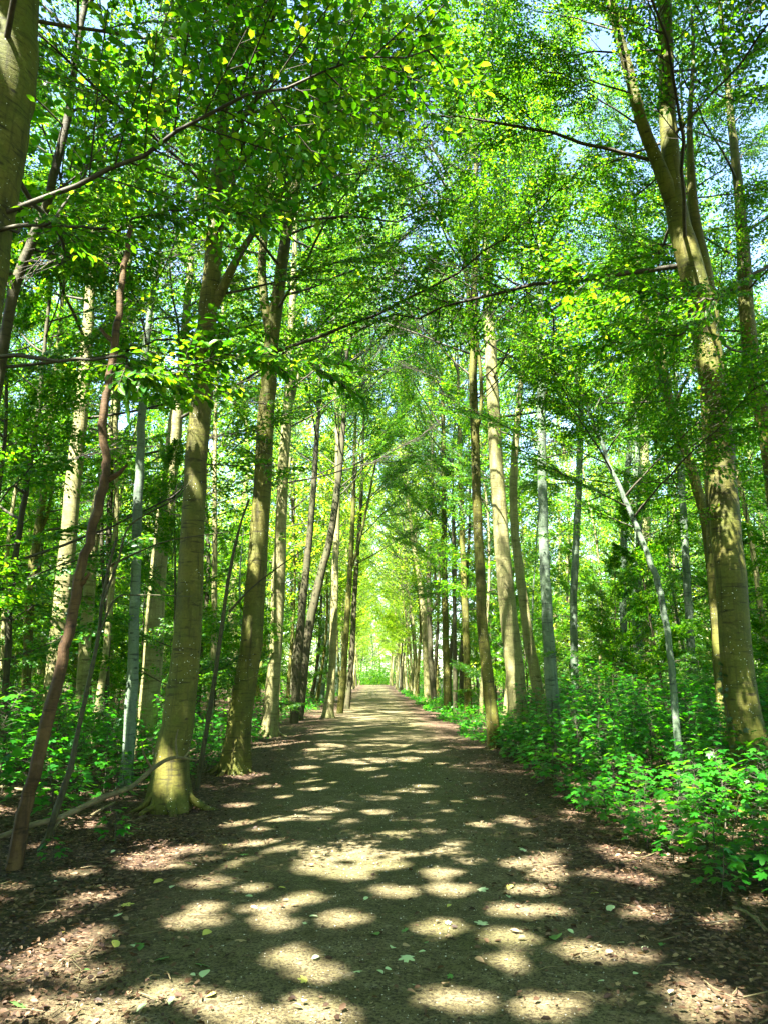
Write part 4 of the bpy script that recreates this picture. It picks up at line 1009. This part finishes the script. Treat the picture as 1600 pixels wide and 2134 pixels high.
lying('beech_sapling', 'thin dark sapling stem between the thick olive beech and the mossy forked beech', 'sapling',
      [(410, 1648, 9, 11.2), (420, 1590, 10, 11.2), (438, 1480, 10, 11.2), (450, 1400, 9, 11.2), (468, 1270, 8, 11.2), (480, 1190, 7, 11.2), (500, 1100, 5, 11.2), (520, 1040, 4, 11.2)], M_DARKB,
      twigs=[[(478, 1275, 5, 11.2), (520, 1230, 4, 11.2), (570, 1190, 3, 11.2), (640, 1140, 2, 11.2)]], seed=10)
for k, pts in enumerate([[(-10, 1668, 9, 10.2), (30, 1660, 8, 10.3), (75, 1650, 5, 10.3)], [(-10, 1690, 8, 9.6), (50, 1690, 7, 9.7), (110, 1676, 4, 9.9)], [(140, 1690, 6, 9.2), (200, 1675, 5, 9.4), (262, 1640, 3, 10.4)],
                         [(0, 1640, 7, 11), (60, 1646, 6, 11), (140, 1640, 4, 11.1)], [(190, 1700, 6, 8.9), (215, 1685, 6, 9.1), (240, 1672, 4, 9.4)]]):
    lying('fallen_stick', ['pale crooked stick lying at the left picture edge behind the dead trunk', 'lower long stick at the left edge behind the dead trunk', 'thin stick running towards the foot of the slim dark trunk',
                           'upper long stick in the green plants at the left edge', 'short stick lying by the fallen branch left of the olive beech'][k], 'stick', pts, M_STICK, 'sticks lying left of the path', 6, seed=20 + k)
def ground_stick(label, pix, w, mat=M_STICK, group=None):
    P = [gpt(x, y) for x, y in pix]
    b = P[0].copy(); geo = Geo(); n = 8 * len(P)
    tube(geo, catmull([(p.x - b.x, p.y - b.y, 0.02 + terrz(p.x, p.y) + w) for p in P], n), np.linspace(w, w * 0.5, n), 7, np.random.default_rng(int(pix[0][0])), 0.1)
    return tag(obj('fallen_stick', geo.mesh('fallen_stick', [mat], True), None, b), label, 'stick', group)
ground_stick('pale curved stick at the lower right picture edge', [(1528, 1902), (1556, 1912), (1578, 1930), (1600, 1950), (1640, 1964)], 0.012)
ground_stick('thin straight stick in the brown litter below the right shrubs', [(1290, 1806), (1325, 1797), (1350, 1790), (1385, 1776)], 0.008)
ground_stick('short twig lying left of the pale curved stick', [(1382, 1938), (1400, 1926), (1420, 1916)], 0.007, M_TWIG)
ground_stick('longer twig pointing at the pale curved stick', [(1425, 1935), (1470, 1932), (1510, 1928), (1535, 1930)], 0.006, M_TWIG)
ground_stick('twig lying across the left foreground litter', [(290, 2080), (308, 2086), (330, 2094)], 0.005)

# ------------------------------------------------------------------ saplings of the right verge
def sapling_plan(seed, h, nl, ls):
    gg = np.random.default_rng(seed)
    z = np.linspace(0, 1, 8)
    lean = gg.normal(0, 0.18, 2)
    C = np.stack([lean[0] * h * z ** 1.5, lean[1] * h * z ** 1.5, h * z], 1) + np.cumsum(gg.normal(0, 0.01, (8, 3)) * [1, 1, 0], 0)
    L, pet = [], []
    pairs = nl // 2
    for k in range(pairs):
        u = 0.22 + 0.78 * (k + 0.5) / pairs; i = min(int(u * 7), 6); f = u * 7 - i
        p = C[i] * (1 - f) + C[i + 1] * f
        a0 = k * 1.571 + gg.uniform(-0.5, 0.5)
        for s in (0, 1):
            a = a0 + s * math.pi + gg.uniform(-0.3, 0.3)
            pl = (0.06 + 0.20 * (1.1 - u)) * gg.uniform(0.6, 1.3) * (0.6 + h * 0.5)
            d = np.array([math.cos(a), math.sin(a), gg.uniform(0.1, 0.5)])
            q = p + d * pl
            pet.append((p, q))
            L.append((q, (d[0], d[1], -gg.uniform(0.05, 0.5)), (gg.normal(0, 0.25), gg.normal(0, 0.25), 1), ls * gg.uniform(0.7, 1.25) * (0.75 + 0.3 * (1 - u))))
    return C, pet, L
def stem_mesh(C, pet):
    geo = Geo(); tube(geo, C, np.linspace(0.008, 0.003, len(C)), 5)
    for p, q in pet: tube(geo, np.array([p, (p + q) / 2 + [0, 0, 0.01], q]), [0.002, 0.0017, 0.0015], 3, cap=False)
    return geo.mesh('stem', [M_TWIG], True)
PLANS = []
LEAFS = 0.112
for i in range(7):
    h = (0.55, 0.8, 1.0, 1.25, 0.35, 0.9, 1.45)[i]; nl = (34, 44, 56, 70, 24, 50, 80)[i]
    C, pet, L = sapling_plan(500 + i, h, nl, LEAFS)
    sm = stem_mesh(C, pet)
    LV, LT = maple_leaf_arrays(0.2)
    geo = Geo()
    for p, d, n, s in L:
        M = np.array(frame(p, d, n, s)); geo.add(LV @ M[:3, :3].T + M[:3, 3], LT)
    PLANS.append((h, sm, geo.mesh('leaves', [M_MAPLE]), [frame(*l) for l in L]))
def verge_edge(y):                                     # where the undergrowth of the right verge begins
    return float(np.interp(y, [4.5, 5.6, 7, 8.5, 11, 14, 18, 26, 40], [3.4, 2.85, 2.5, 2.55, 2.45, 2.55, 2.6, 2.75, 2.9]))
g = random.Random(5)
sap = []
for k in range(6000):
    y = g.uniform(5.0, 19)
    x = verge_edge(y) + 5.5 * g.random() ** 1.7
    if any((x - a) ** 2 + (y - b) ** 2 < 0.24 ** 2 for a, b, _ in sap): continue
    if x > 0.55 * y + 1.2: continue
    sap.append((x, y, x - verge_edge(y)))
    if len(sap) >= 285: break
sap.sort(key=lambda s: s[0] ** 2 + s[1] ** 2)
nleaf = 0
def add_sapling(x, y, hwant, single, label, group, cat='sapling', name='maple_sapling'):
    i = min(range(7), key=lambda q: abs(PLANS[q][0] - hwant) + g.random() * 0.25)
    h, sm, lm, fr = PLANS[i]
    s = max(0.6, min(1.35, hwant / h)) * g.uniform(0.9, 1.1)
    t = empty(name, (x, y, terrz(x, y) - 0.01), g.uniform(0, 6.28), s)
    tag(t, label, cat, group)
    obj('stem', sm, t)
    if single:
        for M in fr: put_leaf(g.choice(ML_M), t, M)
    else:
        f = obj('leaves', lm, t); f['kind'] = 'stuff'
for k, (x, y, e) in enumerate(sap):
    hw = 0.32 + 0.22 * min(e, 1.6) * (0.7 + 0.6 * g.random()) + 0.85 * min(1, max(0, (y - 7.5) / 4.5)) * min(1, e / 1.3) * (0.75 + 0.4 * g.random())
    single = k < 48
    add_sapling(x, y, hw, single, 'bright green maple sapling crowding the right verge', 'maple saplings crowding the right verge')
# looser seedlings left of the path, and a few out on the litter
sl_ = []
for k in range(4000):
    y = g.uniform(8.2, 20); x = -(2.75 + 7 * g.random() ** 1.2)
    if x < -0.56 * y - 0.8 or not all((x - a) ** 2 + (y - b) ** 2 > 0.35 ** 2 for a, b in sl_): continue
    if y < 9.5 and x > -3.1: continue
    sl_.append((x, y))
    if len(sl_) >= 190: break
for x, y in sl_:
    add_sapling(x, y, g.uniform(0.4, 1.25) * min(1.2, 0.5 + (-x - 2.7) * 0.4), False, 'green seedling among dry leaves on the left verge', 'seedlings on the left verge', 'seedling', 'maple_seedling')
for k, (px, py, lab) in enumerate([(1330, 1760, 'small maple seedling standing alone in the brown litter below the right shrubs'), (1500, 1880, 'low leafy sprig at the lower right below the shrubs'), (245, 1760, 'green seedling in front of the thick olive beech beside the fallen branch'),
                                   (115, 1800, 'tiny seedling at the foot of the dead trunk'), (1590, 1850, 'maple sprig reaching in at the right picture edge')]):
    p = gpt(px, py); add_sapling(p.x, p.y, (0.25, 0.4, 0.3, 0.2, 0.45, 0.12)[k], True, lab, None, 'seedling', 'maple_seedling')

# ------------------------------------------------------------------ ivy on the massive right beech
Cw, rrw = T['rmain'][2], T['rmain'][3]
iv = empty('ivy', T['rmain'][1]); tag(iv, 'dark ivy climbing the lower left flank of the massive right beech', 'ivy')
gi_ = np.random.default_rng(9); IL = maple_mesh(M_IVY, 0.1)
geo = Geo(); vine = []
for z in np.linspace(0.15, 1.75, 14):
    p, rad = point_at(Cw, rrw, z); a = math.pi * 1.12 + 0.35 * math.sin(z * 3)
    vine.append(p + Vector((math.cos(a), math.sin(a), 0)) * (rad * 1.05 + 0.012) - T['rmain'][1])
    vine[-1].z = z - T['rmain'][1].z
tube(geo, catmull(vine, 30), 0.006, 5); obj('stem', geo.mesh('stem', [M_TWIG], True), iv)
for k in range(46):
    z = gi_.uniform(0.2, 1.75); p, rad = point_at(Cw, rrw, z); a = math.pi * 1.12 + 0.35 * math.sin(z * 3) + gi_.normal(0, 0.28)
    out = Vector((math.cos(a), math.sin(a), 0)); q = p + out * (rad * 1.06 + 0.03) - T['rmain'][1]; q.z = z
    put_leaf(IL, iv, frame(q, (gi_.normal(0, 0.5), gi_.normal(0, 0.3), -0.7), out + Vector((0, 0, 0.3)), gi_.uniform(0.045, 0.075)))

# ------------------------------------------------------------------ leaf litter, grit, fallen leaves
gl = np.random.default_rng(21)
def litter(n, y0, y1, pw, lo, hi, detail):
    ly = y0 + (y1 - y0) * gl.random(n) ** pw
    lx = gl.uniform(-1, 1, n) * (1.5 + 0.52 * ly)
    edge = np.abs(lx + 0.25 * np.sin(ly * 1.3))
    keep = gl.random(n) < np.clip((edge - 0.85) / 1.3, 0.06, 1)
    lx, ly = lx[keep], ly[keep]; n = len(lx)
    lz = terr(lx, ly) + np.where(np.abs(lx) < 2.2, 0.018, 0.006) + gl.uniform(0, 0.018, n)
    a = gl.uniform(0, 6.28, n)
    V, fc = leaf_verts(np.stack([lx, ly, lz], 1), np.stack([np.cos(a), np.sin(a), gl.normal(0, 0.25, n)], 1), np.stack([gl.normal(0, 0.45, n), gl.normal(0, 0.45, n), np.ones(n)], 1), lo + (hi - lo) * gl.random(n) ** 1.8, 0.6, detail)
    return V.reshape(-1, 3), (np.arange(n)[:, None, None] * V.shape[1] + fc[None]).reshape(-1, fc.shape[1])
geo = Geo()
V, q = litter(42000, 3.2, 8.5, 1.2, 0.012, 0.055, True); geo.add(V, None, q)
V, q = litter(34000, 8.0, 20, 1.3, 0.02, 0.065, False); geo.add(V, q)
tag(obj('leaf_litter', geo.mesh('leaf_litter', [M_LITTER])), 'dry brown beech leaves littering both path edges', 'leaf litter', None, 'stuff')
n = 2400
py_ = 3.2 + 14 * gl.random(n) ** 1.6; px_ = gl.normal(0.2, 1.1, n)
s = gl.uniform(0.0015, 0.005, n)  * (0.7 + py_ / 12)
oc = np.array([[1, 0, 0], [0, 1, 0], [-1, 0, 0], [0, -1, 0], [0, 0, 0.7], [0, 0, -0.7]])
ot = np.array([[0, 1, 4], [1, 2, 4], [2, 3, 4], [3, 0, 4], [1, 0, 5], [2, 1, 5], [3, 2, 5], [0, 3, 5]])
V = np.stack([px_, py_, np.full(n, 0.02)], 1)[:, None] + oc[None] * s[:, None, None] * gl.uniform(0.6, 1.4, (n, 1, 3))
tag(obj('grit', mesh_np('grit', V, (np.arange(n)[:, None, None] * 6 + ot[None]).reshape(-1, 3), None, [M_PEB])), 'pale grit and small stones scattered over the path', 'grit', None, 'stuff')
# small dead twigs in the litter
geo = Geo()
for k in range(420):
    y = 3.5 + 12 * gl.random() ** 1.4; x = gl.choice([-1, 1]) * gl.uniform(0.9, 1.2 + 0.5 * y)
    a = gl.uniform(0, 6.28); L_ = gl.uniform(0.06, 0.3); z = terrz(x, y) + 0.026
    P3 = np.array([[x, y, z], [x + L_ * 0.5 * math.cos(a), y + L_ * 0.5 * math.sin(a), z + gl.uniform(0, 0.02)], [x + L_ * math.cos(a + 0.25), y + L_ * math.sin(a + 0.25), z + gl.uniform(0, 0.02)]])
    tube(geo, P3, [0.004, 0.003, 0.0015], 4)
tag(obj('twig_litter', geo.mesh('twig_litter', [M_STICK])), 'small dead twigs strewn through the leaf litter', 'twigs', None, 'stuff')

FM = {}
for nm_, mt in (('green', M_FGREEN), ('pale', M_FPALE), ('yellow', M_FYEL), ('tan', M_FBROWN)):
    FM[nm_] = (maple_mesh(mt, 0.12), beech_leaf_mesh(mt))
def fallen(px, py, colr, shape, size, label, group=None):
    p = gpt(px, py); gq = random.Random(int(px * 31 + py))
    o = obj('fallen_leaf', FM[colr][shape], None, (p.x, p.y, 0.030 + (terrz(p.x, p.y) if abs(p.x) > 2 else 0)), (gq.uniform(-0.3, 0.3), gq.uniform(-0.3, 0.3), gq.uniform(0, 6.28)), size)
    return tag(o, label, 'leaf', group)
for a in [(787, 1960, 'green', 1, 0.10, 'broad fresh green leaf in the middle of the near path'), (850, 2000, 'pale', 0, 0.09, 'pale lobed leaf right of the broad green leaf on the path'), (838, 1982, 'tan', 1, 0.06, 'curled tan leaf just above the pale lobed leaf'),
          (820, 1985, 'pale', 1, 0.06, 'small pale leaf between the green leaf and the lobed one'), (403, 2020, 'green', 0, 0.12, 'green maple leaf on stalk in the left foreground'), (357, 2005, 'green', 0, 0.10, 'upright green leaf in the left foreground beside the maple leaf'),
          (422, 2050, 'pale', 1, 0.09, 'pale underside of a leaf below the green maple leaf'), (1008, 1940, 'pale', 0, 0.09, 'white-looking star-shaped leaf on the right half of the path'), (1157, 1970, 'green', 1, 0.13, 'large vivid green leaf lying in dark shade at right'),
          (1276, 1896, 'pale', 1, 0.09, 'pale oval leaf in the dark right litter'), (1065, 1852, 'yellow', 1, 0.08, 'yellow oval leaf beside a sunny spot on the right'), (1000, 1858, 'pale', 0, 0.08, 'pale jagged leaf left of the yellow oval leaf'),
          (1060, 1880, 'pale', 1, 0.06, 'small pale leaf just below the yellow oval leaf'), (1095, 1778, 'pale', 0, 0.08, 'pale lobed leaf higher up the path at right'), (1150, 1876, 'tan', 1, 0.08, 'tan leaf below right of the yellow leaf'),
          (1247, 1870, 'yellow', 1, 0.07, 'yellowish narrow leaf in the right litter'), (341, 1842, 'yellow', 1, 0.09, 'yellow leaf in the left litter near the sunny patches'), (355, 1860, 'pale', 1, 0.07, 'pale leaf touching the left litter sunspot'),
          (250, 1897, 'yellow', 0, 0.10, 'yellow-green lobed leaf at left between two sunny patches'), (505, 1790, 'green', 0, 0.08, 'small green leaf on the left half of the path'), (527, 1878, 'pale', 1, 0.06, 'tiny pale leaf centre left on the path'),
          (580, 1858, 'yellow', 1, 0.06, 'tiny yellow leaf centre left on the path'), (440, 1950, 'yellow', 1, 0.08, 'faded yellow leaf on the lower left path'), (713, 1944, 'tan', 0, 0.06, 'little reddish leaf under the round sunspot'), (645, 1920, 'pale', 1, 0.06, 'pale leaf left of the round sunspot'),
          (500, 1968, 'tan', 0, 0.07, 'tan lobed leaf on the lower left path'), (290, 1975, 'green', 1, 0.09, 'green leaf on the lit patch at far lower left'), (30, 2110, 'green', 0, 0.10, 'green leaf in the bottom left corner'), (240, 1970, 'yellow', 1, 0.08, 'yellow leaf at the rim of the lower left sun patch')]:
    fallen(*a)
g = random.Random(91)
for k in range(120):
    px = g.uniform(60, 1590); py = 1620 + 500 * g.random()
    p = gpt(px, py)
    if abs(p.x) > 3.0: continue
    c = g.choice(['pale', 'pale', 'yellow', 'tan', 'tan', 'tan', 'pale', 'green'])
    fallen(px, py, c, g.choice([0, 1, 1]), g.uniform(0.03, 0.065), dict(pale='small pale fallen leaf scattered on the earth path', yellow='small yellow fallen leaf scattered on the earth path', tan='small tan dry leaf scattered on the earth path', green='small green fallen leaf scattered on the earth path')[c], 'scattered %s fallen leaves' % c)
print('objects', len(bpy.data.objects), 'wood trees', cnt, 'under', uc)
